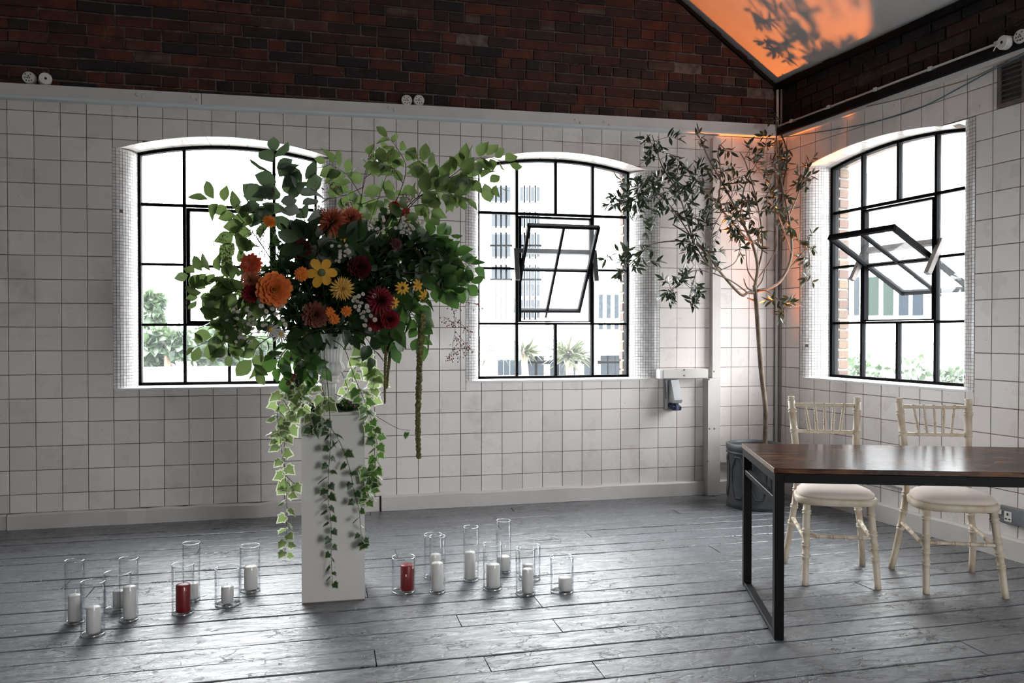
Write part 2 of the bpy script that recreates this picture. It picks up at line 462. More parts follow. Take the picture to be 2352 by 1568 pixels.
def make_plinth():
    s = NT('scuffed_white_plinth'); p = s.pos()
    c = s.ramp(s.noise(p, 3, 5), (.3, (.60, .575, .54)), (.7, (.68, .655, .62)))
    c = s.mix(s.ramp(s.noise(p, 60, 3), (.72, 0), (.75, .5)), c, (.35, .3, .26))
    s.base(c); s.set(Roughness=.42, Specular_IOR_Level=.35); return s.m
PLINTH = make_plinth()
SOCKW = simple('old_white_bakelite', (.62, .60, .56), .4)
HOLE = simple('socket_hole', (.006, .006, .006), .8)
GREYP = simple('pale_grey_plastic', (.42, .43, .43), .4, nscale=10, var=.08)
BLUEP = simple('blue_plastic', (.012, .022, .06), .4)
STEEL = simple('grey_metalclad', (.16, .17, .18), .4, .5, .6, nscale=14, var=.25)
VENTM = simple('dusty_brown_vent', (.075, .055, .046), .6, nscale=20, var=.4)
CABB = simple('blue_cable', (.02, .08, .13), .5); CABY = simple('ochre_cable', (.16, .11, .04), .5); CABK = simple('black_cable', (.01, .01, .01), .5)
WOODST = simple('grey_timber_stay', (.17, .155, .145), .7, nscale=14, var=.3)
PIPE = make_paint('chipped_pipe_paint', (.56, .54, .53), .9, (.03, .03, .035))

BEECH = leaf_mat('beech_leaf', (.030, .060, .018), (.075, .13, .036), (.20, .29, .085), .42)
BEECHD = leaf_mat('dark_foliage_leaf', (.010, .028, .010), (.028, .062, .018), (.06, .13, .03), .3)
SILVER = leaf_mat('silver_grey_leaf', (.10, .12, .10), (.22, .24, .21), (.2, .24, .17), .25)
IVY = leaf_mat('ivy_leaf', (.06, .10, .035), (.16, .22, .085), (.33, .46, .16), .48, .4, (.72, .74, .56))
IVYD = leaf_mat('dark_ivy_leaf', (.016, .04, .016), (.045, .085, .035), (.07, .13, .04), .3, .4, (.30, .36, .22))
OLIVE = leaf_mat('olive_leaf', (.010, .016, .011), (.038, .050, .034), (.05, .070, .03), .2, .28)
OUTLEAF = leaf_mat('street_tree_leaf', (.016, .030, .018), (.045, .070, .038), (.05, .08, .03), .3)
PALML = leaf_mat('palm_blade', (.016, .024, .010), (.042, .050, .022), (.04, .05, .02), .3)

# ------------------------------------------------------------------ shared leaf and petal meshes
def leaf_mesh(name, prof, fold=.18, droop=.25, mat=None, wav=0.0):
    """prof: half width per station along 0..1; three verts per station, cupped about the midrib."""
    mb = MB(); n = len(prof)
    vs = []
    for i, h in enumerate(prof):
        t = i/(n-1); z = -droop*t*t
        wv = wav*(1 if i % 2 else -1)
        vs += [(-h, t, z+fold*h+wv), (0, t, z), (h, t, z+fold*h-wv)]
    fs = []
    for i in range(n-1):
        a = i*3; fs += [(a, a+1, a+4, a+3), (a+1, a+2, a+5, a+4)]
    mb.add(vs, fs); return mb.mesh(name, mat, True)
def ivy_mesh(name, mat):
    out = [(0, .02), (.24, -.12), (.46, .02), (.42, .20), (.54, .40), (.36, .50), (.25, .68), (0, 1.0)]
    pts = out + [(-x, y) for x, y in out[-2:0:-1]]
    n = len(pts); cx, cy_ = 0, .32
    vs = [(x, y, -.10*(y**2) - .25*x*x + .06*math.sin(x*9)) for x, y in pts]
    inn = [(cx+(x-cx)*.72, cy_+(y-cy_)*.72) for x, y in pts]
    vs += [(x, y, -.10*(y**2) - .1*x*x + .02) for x, y in inn] + [(0, cy_, .03)]
    fs = []
    for i in range(n):
        j = (i+1) % n; fs += [(i, j, n+j, n+i), (n+i, n+j, 2*n)]
    mb = MB(); mb.add(vs, fs); me = mb.mesh(name, mat, True)
    at = me.attributes.new('rim', 'FLOAT', 'POINT'); at.data.foreach_set('value', [1.0]*n + [.35]*n + [0.0])
    return me
BL = [leaf_mesh('beech_blade', [.02, .25, .36, .34, .20, .0], .2, .22, BEECH, .012), leaf_mesh('beech_blade', [.02, .28, .38, .32, .17, .0], .45, .4, BEECH, .015), leaf_mesh('beech_blade', [.02, .22, .33, .34, .24, .0], -.15, -.12, BEECH, .012)]
OL = [leaf_mesh('olive_blade', [.02, .10, .13, .10, 0], .3, .2, OLIVE), leaf_mesh('olive_blade', [.02, .11, .14, .09, 0], .4, -.15, OLIVE)]
IL = [ivy_mesh('ivy_blade', IVY)]
BLADE = leaf_mesh('long_blade', [.05, .05, .04, .02, 0], .4, .5, PALML)
PETAL = leaf_mesh('petal_blade', [.06, .17, .21, .17, .06], .5, -.18, BEECH)
SPIKE = leaf_mesh('spike_petal', [.05, .09, .09, .06, .0], .9, -.1, BEECH)
BROAD = leaf_mesh('broad_petal', [.08, .22, .30, .28, .10], .25, .12, BEECH)
ROUNDP = leaf_mesh('round_petal', [.10, .26, .34, .30, .14], .55, -.32, BEECH)
TMPL = {}
def tmpl(me):
    if me.name not in TMPL:
        TMPL[me.name] = (np.array([v.co[:] for v in me.vertices]), [tuple(p.vertices) for p in me.polygons])
    return TMPL[me.name]
class Scatter:
    """Joins many small copies of a template mesh into one mesh."""
    def __init__(s): s.v = []; s.f = []; s.n = 0
    def put(s, me, M):
        v, f = tmpl(me); A = np.array(M)
        s.v.append(v @ A[:3, :3].T + A[:3, 3]); s.f += [tuple(i+s.n for i in q) for q in f]; s.n += len(v)
    def build(s, name, mat, parent=None, stuff=True, loc=None):
        mb = MB(); mb.v = [tuple(x) for x in np.concatenate(s.v)]; mb.f = s.f; mb.m = [0]*len(s.f)
        o = mb.build(name, mat, parent, True, loc)
        if stuff: o['kind'] = 'stuff'
        return o

# ================================================================== SETTING
# ---- window specifications in wall coordinates
DW = 0.20                                    # depth of the iron frames behind the tile face
def circ3(a, b, c):
    (x1, y1), (x2, y2), (x3, y3) = a, b, c
    A = 2*(x2-x1); B = 2*(y2-y1); C_ = x2*x2+y2*y2-x1*x1-y1*y1
    D = 2*(x3-x1); E_ = 2*(y3-y1); F_ = x3*x3+y3*y3-x1*x1-y1*y1
    det = A*E_-B*D; cx = (C_*E_-B*F_)/det; cy_ = (A*F_-C_*D)/det; r = math.hypot(x1-cx, y1-cy_)
    return lambda x: cy_ + math.sqrt(max(1e-6, r*r-(x-cx)**2))
def xz(p): return (p[0], p[2])
def spec(loc, outer, sill, spring, front3, fr, top3, bars, rows, base):
    S = {}
    S['s0'] = loc(*outer[0], 0)[0]; S['s1'] = loc(*outer[1], 0)[0]
    S['sill'] = sum(loc(*p, 0)[2] for p in sill)/len(sill)
    S['arch'] = circ3(*[xz(loc(*p, 0)) for p in front3])
    S['spring'] = loc(*spring, 0)[2]
    S['f0'] = loc(*fr[0], DW)[0]; S['f1'] = loc(*fr[1], DW)[0]
    S['top'] = circ3(*[xz(loc(*p, DW)) for p in top3])
    S['bars'] = [loc(*p, DW)[0] for p in bars]
    S['rows'] = [sum(loc(*p, DW)[2] for p in r_)/len(r_) for r_ in rows]
    S['base'] = sum(loc(*p, DW)[2] for p in base)/len(base)
    return S
W1 = spec(locb, [(259, 620), (772, 620)], [(258, 893)], (262, 339), [(282.5, 336), (487, 313), (740, 354)], [(318, 620), (728, 620)],
          [(317, 351), (493, 335), (722, 364)], [(424, 620), (526, 620), (630, 620)], [[(320, 468.5)], [(320, 606)], [(320, 745.5)]], [(320, 885)])
W2 = spec(locb, [(1070, 640), (1515, 640)], [(1069, 879), (1514, 866)], (1485, 390), [(1146, 358), (1336, 352.5), (1485, 390)], [(1096, 640), (1443, 640)],
          [(1189, 367), (1274, 366), (1441, 394.5)], [(1187, 640), (1276, 640), (1361, 640)], [[(1108, 488), (1430, 498)], [(1109, 616), (1385, 620)], [(1109, 744.5), (1442, 742)]], [(1109, 871), (1444, 865)])
W3 = spec(locr, [(1838, 640), (2239, 640)], [(1837, 865), (2235, 899)], (1866, 376), [(1864.7, 375), (2061.5, 301.6), (2216, 286.4)], [(1909, 640), (2240, 640)],
          [(1912, 386), (2058, 323.5), (2213, 294.5)], [(1980.5, 640), (2062.5, 640), (2150, 640)], [[(1980, 477), (2149, 445)], [(1916, 614), (2216, 583.5)], [(1914, 741), (2217, 739)]], [(1912, 864.5), (2215, 889)])

ZT, ZB = 2.78, 0.10            # top of tiling (behind the trunking), bottom of tiling (behind the skirting)
def wall_backing(mb, S_list, x0, x1, zt, y0=.004, y1=.36):
    """solid wall with arched openings, tiled zone"""
    xs = x0
    for S in sorted(S_list, key=lambda q: q['s0']):
        mb.box(xs, S['s0'], y0, y1, 0, zt)
        mb.box(S['s0'], S['s1'], y0, y1, 0, S['sill'])
        n = 24; pts = []
        for i in range(n+1):
            x = S['s0']+(S['s1']-S['s0'])*i/n; pts.append((x, max(S['spring'], S['arch'](x))))
        mb.prism(pts + [(S['s1'], zt), (S['s0'], zt)], y0, y1)
        xs = S['s1']
    mb.box(xs, x1, y0, y1, 0, zt)

UNIT = MB().prism([(0, 0), (1, 0), (1, 1), (0, 1)], 0, 1, 0).mesh('tile_unit', TILE)
def unit_prism(w_, h_, mat, dep=.008, ins=.0016, name='tile'):
    return MB().prism([(-w_/2, -h_/2), (w_/2, -h_/2), (w_/2, h_/2), (-w_/2, h_/2)], -.0, dep, ins).mesh(name, mat)
TILEME = unit_prism(.1485, .1485, TILE)

def tiling(parent, S_list, xs, zs, M, limit, vis):
    """Individual tiles; full ones share one mesh; visible ones up to `limit` become parts, the rest one stuff mesh."""
    J = .0042; pieces = []
    for i in range(len(xs)-1):
        for j in range(len(zs)-1):
            a, b = xs[i]+J/2, xs[i+1]-J/2; z1, z0 = zs[j]-J/2, zs[j+1]+J/2
            rects = [(a, b, z0, z1, None)]
            for S in S_list:
                nr = []
                for (p, q, u, v, poly) in rects:
                    if poly is not None or q <= S['s0'] or p >= S['s1']: nr.append((p, q, u, v, poly)); continue
                    l0, l1 = max(p, S['s0']), min(q, S['s1'])
                    amax = max(S['arch'](l0), S['arch'](l1), S['arch'](min(max((S['s0']+S['s1'])/2, l0), l1)))
                    if v <= S['sill'] or u >= max(amax, S['spring']): nr.append((p, q, u, v, poly)); continue
                    if p < l0-.012: nr.append((p, l0-.002, u, v, None))
                    if q > l1+.012: nr.append((l1+.002, q, u, v, None))
                    if u < S['sill']-.012: nr.append((l0, l1, u, S['sill']-.003, None))
                    bot = []
                    for k in range(7):
                        x = l0+(l1-l0)*k/6; z = max(u, S['spring'], S['arch'](x))
                        if z < v-.006: bot.append((x, z))
                    if len(bot) >= 2:
                        nr.append((l0, l1, u, v, bot + [(bot[-1][0], v), (bot[0][0], v)]))
                rects = nr
            pieces += rects
    scored = []
    for (p, q, u, v, poly) in pieces:
        c = M @ Vector(((p+q)/2, 0, (u+v)/2)); d = c-CAM; dep = d.dot(FWD)
        px = 1176+FPX*d.dot(RGT)/dep if dep > .3 else 9e9
        inside = -60 < px < 2412
        scored.append(((0 if inside else 1, dep), (p, q, u, v, poly)))
    scored.sort(key=lambda t: t[0])
    rest = MB(); k = 0
    for key, (p, q, u, v, poly) in scored:
        y = -R.uniform(0, .0022)
        if poly is None and k < limit and key[0] == 0:
            cx, cz = (p+q)/2, (u+v)/2
            Mx = Matrix.Translation((cx, y, cz)) @ Matrix.Rotation(R.gauss(0, .0025), 4, 'X') @ Matrix.Rotation(R.gauss(0, .0025), 4, 'Z') @ Matrix.Diagonal(((q-p)/.1485, 1, (v-u)/.1485, 1))
            inst('tile', TILEME, parent, Mx); k += 1
        elif poly is not None and k < limit and key[0] == 0:
            MB().prism(poly, y, .008, .0014).build('tile', TILE, parent); k += 1
        else:
            pl = poly or [(p, u), (q, u), (q, v), (p, v)]
            rest.prism(pl, y, .008)
    if rest.v:
        o = rest.build('tile', TILE, parent); o['kind'] = 'stuff'
    return k

def bricks(parent, x0, x1, z0, courses, M, limit, ztop, BRICK):
    H = .075; L = .225; k = 0; rest = MB()
    full = unit_prism(.2145, .0645, BRICK, .05, .003, 'brick'); head = unit_prism(.1045, .0645, BRICK, .05, .003, 'brick')
    allb = []
    for c in range(courses):
        hd = (c % 4 == 1); step = L/2 if hd else L
        x = x0 + (R.choice((0, .056, .1125)) if not hd else .056)
        while x < x1:
            wv = step
            if not hd and R.random() < .10: wv = L/2
            xe = min(x+wv, x1); allb.append((x, xe, z0+c*H, wv)); x += wv
    for (a, b, z, wv) in allb:
        if b-a < .04: continue
        c = M @ Vector(((a+b)/2, 0, z+H/2)); d = c-CAM; dep = d.dot(FWD)
        if dep < .3: continue
        px = 1176+FPX*d.dot(RGT)/dep; py = 784-FPX*d.dot(UPV)/dep
        if z+H*.4 > ztop((a+b)/2): continue
        if -150 < px < 2500 and py > -60 and k < limit:
            me = full if wv > .2 else head; sw = (b-a-.0105)/(.2145 if wv > .2 else .1045)
            if sw > 1.02 or sw < .2: continue
            y = R.uniform(-.006, .003) if R.random() > .03 else .028
            Mx = Matrix.Translation(((a+b)/2+R.gauss(0, .0015), y, z+H/2+R.gauss(0, .0015))) @ Matrix.Rotation(R.gauss(0, .013), 4, 'Y') @ Matrix.Rotation(R.gauss(0, .012), 4, 'Z') @ Matrix.Diagonal((sw, 1, 1+R.uniform(-.05, .03), 1))
            inst('brick', me, parent, Mx); k += 1
        elif -600 < px < 2900 and py > -500:
            rest.prism([(a+.005, z+.005), (b-.005, z+.005), (b-.005, z+H-.005), (a+.005, z+H-.005)], R.uniform(-.004, .003), .04)
    if rest.v:
        o = rest.build('brick', BRICK, parent); o['kind'] = 'stuff'
    return k

XL, YB = -7.4, -9.2
RAKE = .715
EAVE = 3.195
def roof(x): return EAVE + RAKE*(-x) if x > -3.7 else EAVE + RAKE*3.7 - RAKE*(-3.7-x)

# ---- back wall
mb = MB(); wall_backing(mb, [W1, W2], XL, 0.0, ZT)
wall_back = tag(mb.build('wall_back', GROUT), 'white tiled back wall with red brick gable above', 'wall', kind='structure')
gb = MB(); gb.prism([(XL, ZT), (0.0, ZT), (0.0, EAVE), (-3.7, roof(-3.7)), (XL, roof(XL))], .012, .36)
gb.build('brick_gable', MORTAR, wall_back)
T = .153
xs = [-5.4448 + T*k for k in range(-13, 36)] + [0.0]
zs = [ZT-.001] + [2.6642 - T*.9992*j for j in range(0, 17)] + [ZB]
tiling(wall_back, [W1, W2], xs, zs, MI, 296, None)
bricks(wall_back, XL, -.004, 2.795, 22, MI, 300, lambda x: roof(x)-.02, BRICK)

# ---- right wall (6 degrees out of square)
mb = MB(); wall_backing(mb, [W3], -.12, 9.3, ZT)
wall_right = mb.build('wall_right', GROUT); wall_right.matrix_world = MR
tag(wall_right, 'white tiled right wall with dark brick band under the eaves', 'wall', kind='structure')
gb = MB(); gb.box(-.12, 9.3, .012, .36, ZT, EAVE+.12); gb.build('brick_band', simple('shade_dark_mortar', (.045, .034, .03), .95, .1, nscale=25, var=.5, bump=.5), wall_right)  # mortar darkened to match, shade under the eaves put into its colour
s_cols = [locr(px_, 880 if px_ < 2030 else 300, 0)[0] for px_ in (1804.6, 1836.3, 1869.8, 1905.7, 1943, 1982.7, 2024, 2069, 2116.4, 2167.3, 2221.5, 2280.5, 2344.2)]
sw = (s_cols[-1]-s_cols[0])/12
s_cols = [.004] + s_cols + [s_cols[-1]+sw*k for k in range(1, 44)]
tiling(wall_right, [W3], s_cols, zs, MR, 220, None)
bricks(wall_right, 0.0, 3.2, 2.80, 6, MR, 120, lambda x: EAVE+.05, SHADEBRICK)

# ---- the two walls out of view; rear opening put in and sized for front fill
def plain_wall(name, label, M, length, zt, opens, mat):
    mb = MB(); x = 0
    for (a, b, z0, z1) in opens:
        mb.box(x, a, 0, .3, 0, zt); mb.box(a, b, 0, .3, 0, z0); mb.box(a, b, 0, .3, z1, zt); x = b
    mb.box(x, length, 0, .3, 0, zt)
    o = mb.build(name, mat); o.matrix_world = M
    tag(o, label, 'wall', kind='structure'); return o
REARW = simple('rear_wall_paint', (.36, .34, .33), .8)
ML = Matrix((Vector((0, 1, 0)), Vector((-1, 0, 0)), Vector((0, 0, 1)))).transposed().to_4x4(); ML.translation = Vector((XL, YB, 0))
MB_ = Matrix((Vector((-1, 0, 0)), Vector((0, -1, 0)), Vector((0, 0, 1)))).transposed().to_4x4(); MB_.translation = Vector((1.0, YB, 0))
plain_wall('wall_left', 'painted left wall out of view', ML, 9.6, 6.0, [], REARW)
plain_wall('wall_rear', 'painted rear wall out of view with one opening sized for fill light', MB_, 8.6, 6.5, [(.6, 2.6, .7, 2.3)], REARW)
PI = math.pi
for a in (1.6,):
    portal((1.0-a, YB-.05, 1.5), (PI/2, 0, 0), 2.0, 1.6)
for S in (W1, W2):
    portal(((S['f0']+S['f1'])/2, DW+.12, (S['base']+2.55)/2), (-PI/2, 0, 0), S['f1']-S['f0']+.02, 2.6-S['base'])
S = W3; p = MR @ Vector(((S['f0']+S['f1'])/2, DW+.12, (S['base']+2.55)/2))
portal(p, (NR.to_track_quat('-Z', 'Y')).to_euler(), S['f1']-S['f0']+.02, 2.6-S['base'])

# ---- roof lining
E0 = Vector((0, 0, EAVE)); E1 = DR*9.4 + Vector((0, 0, EAVE)); rid = Vector((-3.7, 0, roof(-3.7))); 
rid2 = rid + (E1-E0); le = Vector((XL, 0, roof(XL))); le2 = Vector((XL, -9.4, roof(XL)))
mb = MB()
ov = Vector((0, .4, 0)); up = Vector((0, 0, .15)); ex = Vector((.35, 0, -.25))
for q in ([E0+ov+ex, E1+ex, rid2, rid+ov], [rid+ov, rid2, le2, le+ov]):
    mb.add(list(q) + [v+up for v in q], [(0, 1, 2, 3), (7, 6, 5, 4), (0, 4, 5, 1), (1, 5, 6, 2), (2, 6, 7, 3), (3, 7, 4, 0)])
tag(mb.build('ceiling', CEIL), 'sloping white roof lining above the brick walls', 'ceiling', kind='structure')
mb = MB(); mb.box(0, 9.0, -.035, .01, EAVE-.035, EAVE+.01)
o = mb.build('trim_1', DARKM); o.matrix_world = MR; tag(o, 'black batten along the eaves of the right wall', 'trim', kind='structure')
mb = MB(); mb.bar((-.02, -.006, EAVE-.002), (-3.7, -.006, roof(-3.7)-.002), .025, .02)
tag(mb.build('trim_2', DARKM), 'dark strip along the rake of the gable', 'trim', kind='structure')

# ---- floor of painted boards
fl = MB(); fl.box(XL, 1.6, YB, .1, -.06, -.016)
floor = tag(fl.build('floor', GAP), 'grey painted worn timber board floor', 'floor', kind='structure')
seams = [.02, -.13, -.28, -.43, -.58, -.728, -.876, -1.03, -1.18, -1.38+.05, -1.48, -1.64, -1.79, -1.93, -2.085, -2.168-.07, -2.39, -2.545, -2.70, -2.85, -3.0, -3.15, -3.3, -3.45, -3.6]
seams = [.02, -.13, -.28, -.43, -.58, -.728, -.876, -1.03, -1.21, -1.38, -1.54, -1.702, -1.852, -2.003, -2.168, -2.32, -2.481, -2.639, -2.79, -2.94, -3.09, -3.24, -3.39, -3.54, -3.69, -3.84]
jn = {13: [-2.53], 14: [-2.93, -.9], 15: [-2.53], 16: [-3.31], 17: [-2.90], 18: [-2.51], 9: [-4.6, -1.3], 8: [-4.75], 10: [-.45], 11: [-3.3], 6: [-1.9], 5: [-4.2], 4: [-2.4], 3: [-1.1], 2: [-3.4], 1: [-2.2], 7: [-3.1], 12: [-.1]}
def plank(a, b, y1, y0, parent):
    n = max(3, int((b-a)/.11)); top = []; bt = []; dz = R.uniform(-.0015, .001); tl = R.gauss(0, .0012)
    vs = []
    for i in range(n+1):
        x = a+(b-a)*i/n
        e0 = y0+R.uniform(.0010, .0050); e1 = y1-R.uniform(.0010, .0050); zz = dz + R.gauss(0, .0006)
        vs += [(x, e0, -.016), (x, e0, zz-.002-tl), (x, e0+.003, zz-tl), (x, e1-.003, zz+tl), (x, e1, zz-.002+tl), (x, e1, -.016)]
    fs = []
    for i in range(n):
        for k in range(5): fs.append((i*6+k, i*6+6+k, i*6+7+k, i*6+k+1))
    fs += [(0, 1, 2, 3, 4, 5), tuple(n*6+k for k in (5, 4, 3, 2, 1, 0))]
    return MB().add(vs, fs).build('plank', FLOOR, parent)
for i in range(len(seams)-1):
    cuts = [-6.3] + sorted(jn.get(i, [R.uniform(-4, -.5)])) + [1.0]
    for a, b in zip(cuts, cuts[1:]): plank(a+.002, b-.002, seams[i], seams[i+1], floor)
rest = MB(); y = seams[-1]
while y > YB:
    rest.box(XL, 1.5, y-.148, y-.002, -.016, 0); y -= .15
rest.box(XL, -6.3, seams[-1], .02, -.016, 0)
o = rest.build('plank', FLOOR, floor); o['kind'] = 'stuff'

# ---- skirting, trunking, boxed pipes
mb = MB()
def rough_board(mb, x0, x1, z0, z1, dep, M=None):
    n = int((x1-x0)/.12)+1; vs = []
    for i in range(n+1):
        x = x0+(x1-x0)*i/n; zt = z1+R.gauss(0, .003); d = dep+R.gauss(0, .0015)
        vs += [(x, .02, z0), (x, -d, z0), (x, -d, zt-.012), (x, -d+.012, zt), (x, .02, zt)]
    fs = []
    for i in range(n):
        for k in range(4): fs.append((i*5+k, i*5+5+k, i*5+6+k, i*5+k+1))
    fs += [(0, 1, 2, 3, 4), tuple(n*5+k for k in (4, 3, 2, 1, 0))]
    mb.add(vs, fs)
for a, b, d, z in ((XL, -5.46, .018, .10), (-5.452, -3.12, .028, .10), (-3.105, -.615, .03, .108), (-.505, -.03, .022, .105)):
    rough_board(mb, a, b, 0, z, d)
tag(mb.build('baseboard_back', WPAINT), 'chipped white skirting along the back wall', 'baseboard', kind='structure')
mb = MB(); rough_board(mb, .03, 9, 0, .12, .03)
o = mb.build('baseboard_right', WPAINT); o.matrix_world = MR; tag(o, 'chipped white skirting along the right wall', 'baseboard', kind='structure')

mb = MB()
def tilted_box(mb, xa, xb, za, zb, y0, y1, dz):
    b = len(mb.v); mb.box(xa, xb, y0, y1, za, zb)
    for i in range(b, len(mb.v)):
        x, yy, z = mb.v[i]; mb.v[i] = (x, yy, z + dz*(x+2.6))
tilted_box(mb, XL, -4.28, 2.775, 2.850, -.055, .01, .0115); tilted_box(mb, -4.276, -.015, 2.775, 2.850, -.055, .01, .0115)
trunk = tag(mb.build('trim_3', TRUNK_W), 'white cable trunking along the top of the back wall tiles', 'trim', kind='structure')
mb = MB(); tilted_box(mb, XL, -.015, 2.757, 2.773, -.062, .01, .0115); mb.build('lower_lip', simple('lip_paint', (.60, .64, .66), .4), trunk)
cap = MB().lathe([(.0, 0), (.011, 0), (.011, .003), (.007, .006), (0, .006)], 10, Matrix.Rotation(PI/2, 4, 'X')).mesh('screw_cap', TRUNK_W, True)
for px_, py_ in ((315, 217), (328, 222), (440, 223), (453, 229), (893, 247), (906, 252), (1322, 276), (1333, 282), (1388, 280), (1400, 286)):
    p = aty(px_, py_, -.055); inst('screw_cap', cap, trunk, Matrix.Translation(p))

# right wall trunking, conduit, cables
mb = MB(); mb.box(.0, 9, -.05, .0, 2.795, 2.848); o = o4 = mb.build('trim_4', DARKM); o.matrix_world = MR
tag(o, 'black cable trunking along the top of the right wall tiles', 'trim', kind='structure')
mb = MB(); mb.box(.0, 9, -.028, .0, 2.765, 2.793); o = mb.build('trim_5', TRUNK_W); o.matrix_world = MR
tag(o, 'white batten under the black trunking', 'trim', kind='structure')
mb = MB(); mb.tube([(0.02, -.036, 2.866), (4.5, -.036, 2.866), (9, -.036, 2.866)], .0085, 8)
o = mb.build('conduit', PIPE, o4, True)
clip = MB().box(-.012, .012, -.05, 0, -.014, .012)
for s_ in (.22, .62, 1.06, 1.5, 1.95):
    c_ = clip.build('pipe_clip', PIPE, o4); c_.location = (s_, 0, 2.866)

def cable(name, label, pts, rad, mat):
    mb = MB(); mb.tube(smooth_path(pts, 8), rad, 6); o = mb.build(name, mat, None, True); return tag(o, label, 'cable')
cable('blue_cable', 'thin blue cable sagging across the right wall tiles', [atr(1795, 316, .035), atr(1875, 304, .012), atr(1990, 284, .008), atr(2110, 249, .008), atr(2220, 193, .01), atr(2300, 150, .03), atr(2420, 95, .055)], .0035, CABB)
cable('ochre_cable', 'thin ochre cable hugging the white batten of the right wall', [atr(1990, 245, .03), atr(2068, 227, .03), atr(2150, 204, .014), atr(2230, 180, .012), atr(2300, 146, .03), atr(2420, 88, .055)], .003, CABY)
cable('black_cable', 'black cable hanging in the corner behind the tree top', [atr(1793, 306, .055), atr(1803, 330, .03), atr(1808, 352, .02), atr(1806, 385, .015), atr(1800, 415, .015), atr(1796, 450, .015), atr(1794, 520, .015)], .006, CABK)

# corner pipes
for x, y, rad, top, lab, mt in ((-.018, -.03, .011, 3.17, 'slim pale pipe rising in the room corner, nearest the back wall', PIPE), (.0, -.055, .009, 3.16, 'slim dark grey pipe in the corner, beside the right wall', simple('grey_pipe', (.20, .17, .16), .5))):
    mb = MB(); mb.tube([(x, y, .0), (x, y, 1.5), (x, y, top)], rad, 8); tag(mb.build('corner_pipe', mt, None, True), lab, 'pipe')

# boxed pipe near the corner
bx = thing('pipe_boxing', 'white boxed pipe duct standing left of the tree, floor to trunking', 'duct', (0, 0, 0))
def wx(px_, d): return aty(px_, 700, -d).x
mb = MB(); a, b = wx(1627, .085), wx(1655, .085)
mb.box(a, b, -.085, -.001, 0, .90, None, .003); mb.build('lower_post', WPAINT, bx)
mb = MB(); c = wx(1637, .05); mb.box(c, b-.012, -.05, -.001, .90, 2.752, None, .003); mb.build('upper_post', WPAINT, bx)
mb = MB(); mb.box(b-.012, b+.022, -.045, -.001, 0.0, 2.752, None, .003); mb.build('side_strip', WPAINT, bx)
arm = thing('boxing_arm', 'short white boxed arm above the industrial socket', 'duct', (0, 0, 0))
mb = MB(); p0, p1 = aty(1522, 856, -.07), aty(1636, 856, -.07); mb.box(p0.x, a-.002, -.085, -.001, .905, .973, None, .003); mb.build('front_board', WPAINT, arm)
mb = MB(); mb.box(p0.x-.028, p0.x-.001, -.082, -.001, .90, .975, None, .006); mb.build('end_cap', TRUNK_W, arm)
sc_ = MB().lathe([(0, 0), (.007, 0), (.006, .003), (0, .003)], 8, Matrix.Rotation(PI/2, 4, 'X')).mesh('screw_head', STEEL, True)
for px_, py_ in ((1572, 849), (1572, 862)): inst('screw_head', sc_, arm, Matrix.Translation(aty(px_, py_, -.0855)))
for px_, py_ in ((1640, 853), (1629, 871), (1630, 984), (1641, 984), (1626, 1058)): inst('screw_head', sc_, bx, Matrix.Translation(aty(px_, py_, -.0855)))

# industrial socket
p = aty(1543, 905, -.03)
so = thing('industrial_socket', 'pale grey industrial wall socket with dark blue flap', 'socket', p)
mb = MB(); mb.box(-.055, .04, .0, .028, -.12, .115, None, .006); mb.build('back_plate', GREYP, so)
mb = MB()
prof = [(-.02, .112), (-.05, .112), (-.115, -.035), (-.10, -.06), (.0, -.06)]
vs = [(x, q[0], q[1]) for x in (-.03, .034) for q in prof]; n = 5
mb.add(vs, [tuple(range(n)), tuple(range(2*n-1, n-1, -1))] + [(i, n+i, n+(i+1) % n, (i+1) % n) for i in range(n)]); mb.build('housing', GREYP, so)
mb = MB(); mb.box(-.032, .038, -.11, -.02, -.095, -.058, Matrix.Rotation(.25, 4, 'X'), .006); mb.tube([(0, -.06, -.06), (0, -.075, -.115)], .026, 12); mb.build('flap', BLUEP, so)
mb = MB(); mb.tube([(-.048, -.006, .09), (-.046, -.012, -.03)], .006, 6); mb.build('hinge_rod', STEEL, so)

# low pipe on the back wall and on the right wall
mb = MB(); mb.tube([(-.50, -.035, .243), (-.03, -.035, .25)], .014, 10)
tag(mb.build('wall_pipe', PIPE, None, True), 'white painted pipe low on the back wall behind the planter', 'pipe')
q0, q1 = locr(1960, 1082, -.03), locr(2085, 1125, -.03)
mb = MB(); mb.tube([MR @ Vector((.03, -.03, .318)), MR @ Vector((.87, -.03, .293)), MR @ Vector((1.34, -.03, .260)), MR @ Vector((1.72, -.03, .242))], .013, 10)
tag(mb.build('wall_pipe', PIPE, None, True), 'white pipe with black chips low on the right wall behind the chairs', 'pipe')

# metal wall socket, right edge
ms = empty('wall_socket', mat=MR @ Matrix.Translation(locr(2330, 1183, -.0))); tag(ms, 'grey metal double wall socket low on the right wall', 'socket')
mb = MB(); mb.box(-.075, .095, -.048, -.0, -.045, .045, None, .004); mb.build('metal_box', STEEL, ms)
mb = MB(); mb.box(-.02, .022, -.052, -.047, -.032, .024, None, .002); mb.build('socket_face', SOCKW, ms)
mb = MB(); mb.box(-.004, .005, -.054, -.051, .003, .016); mb.box(-.014, -.005, -.054, -.051, -.02, -.013); mb.box(.007, .016, -.054, -.051, -.02, -.013); mb.build('pin_hole', HOLE, ms)
mb = MB(); mb.box(-.055, -.038, -.055, -.047, .0, .026, None, .002); mb.build('rocker_switch', SOCKW, ms)

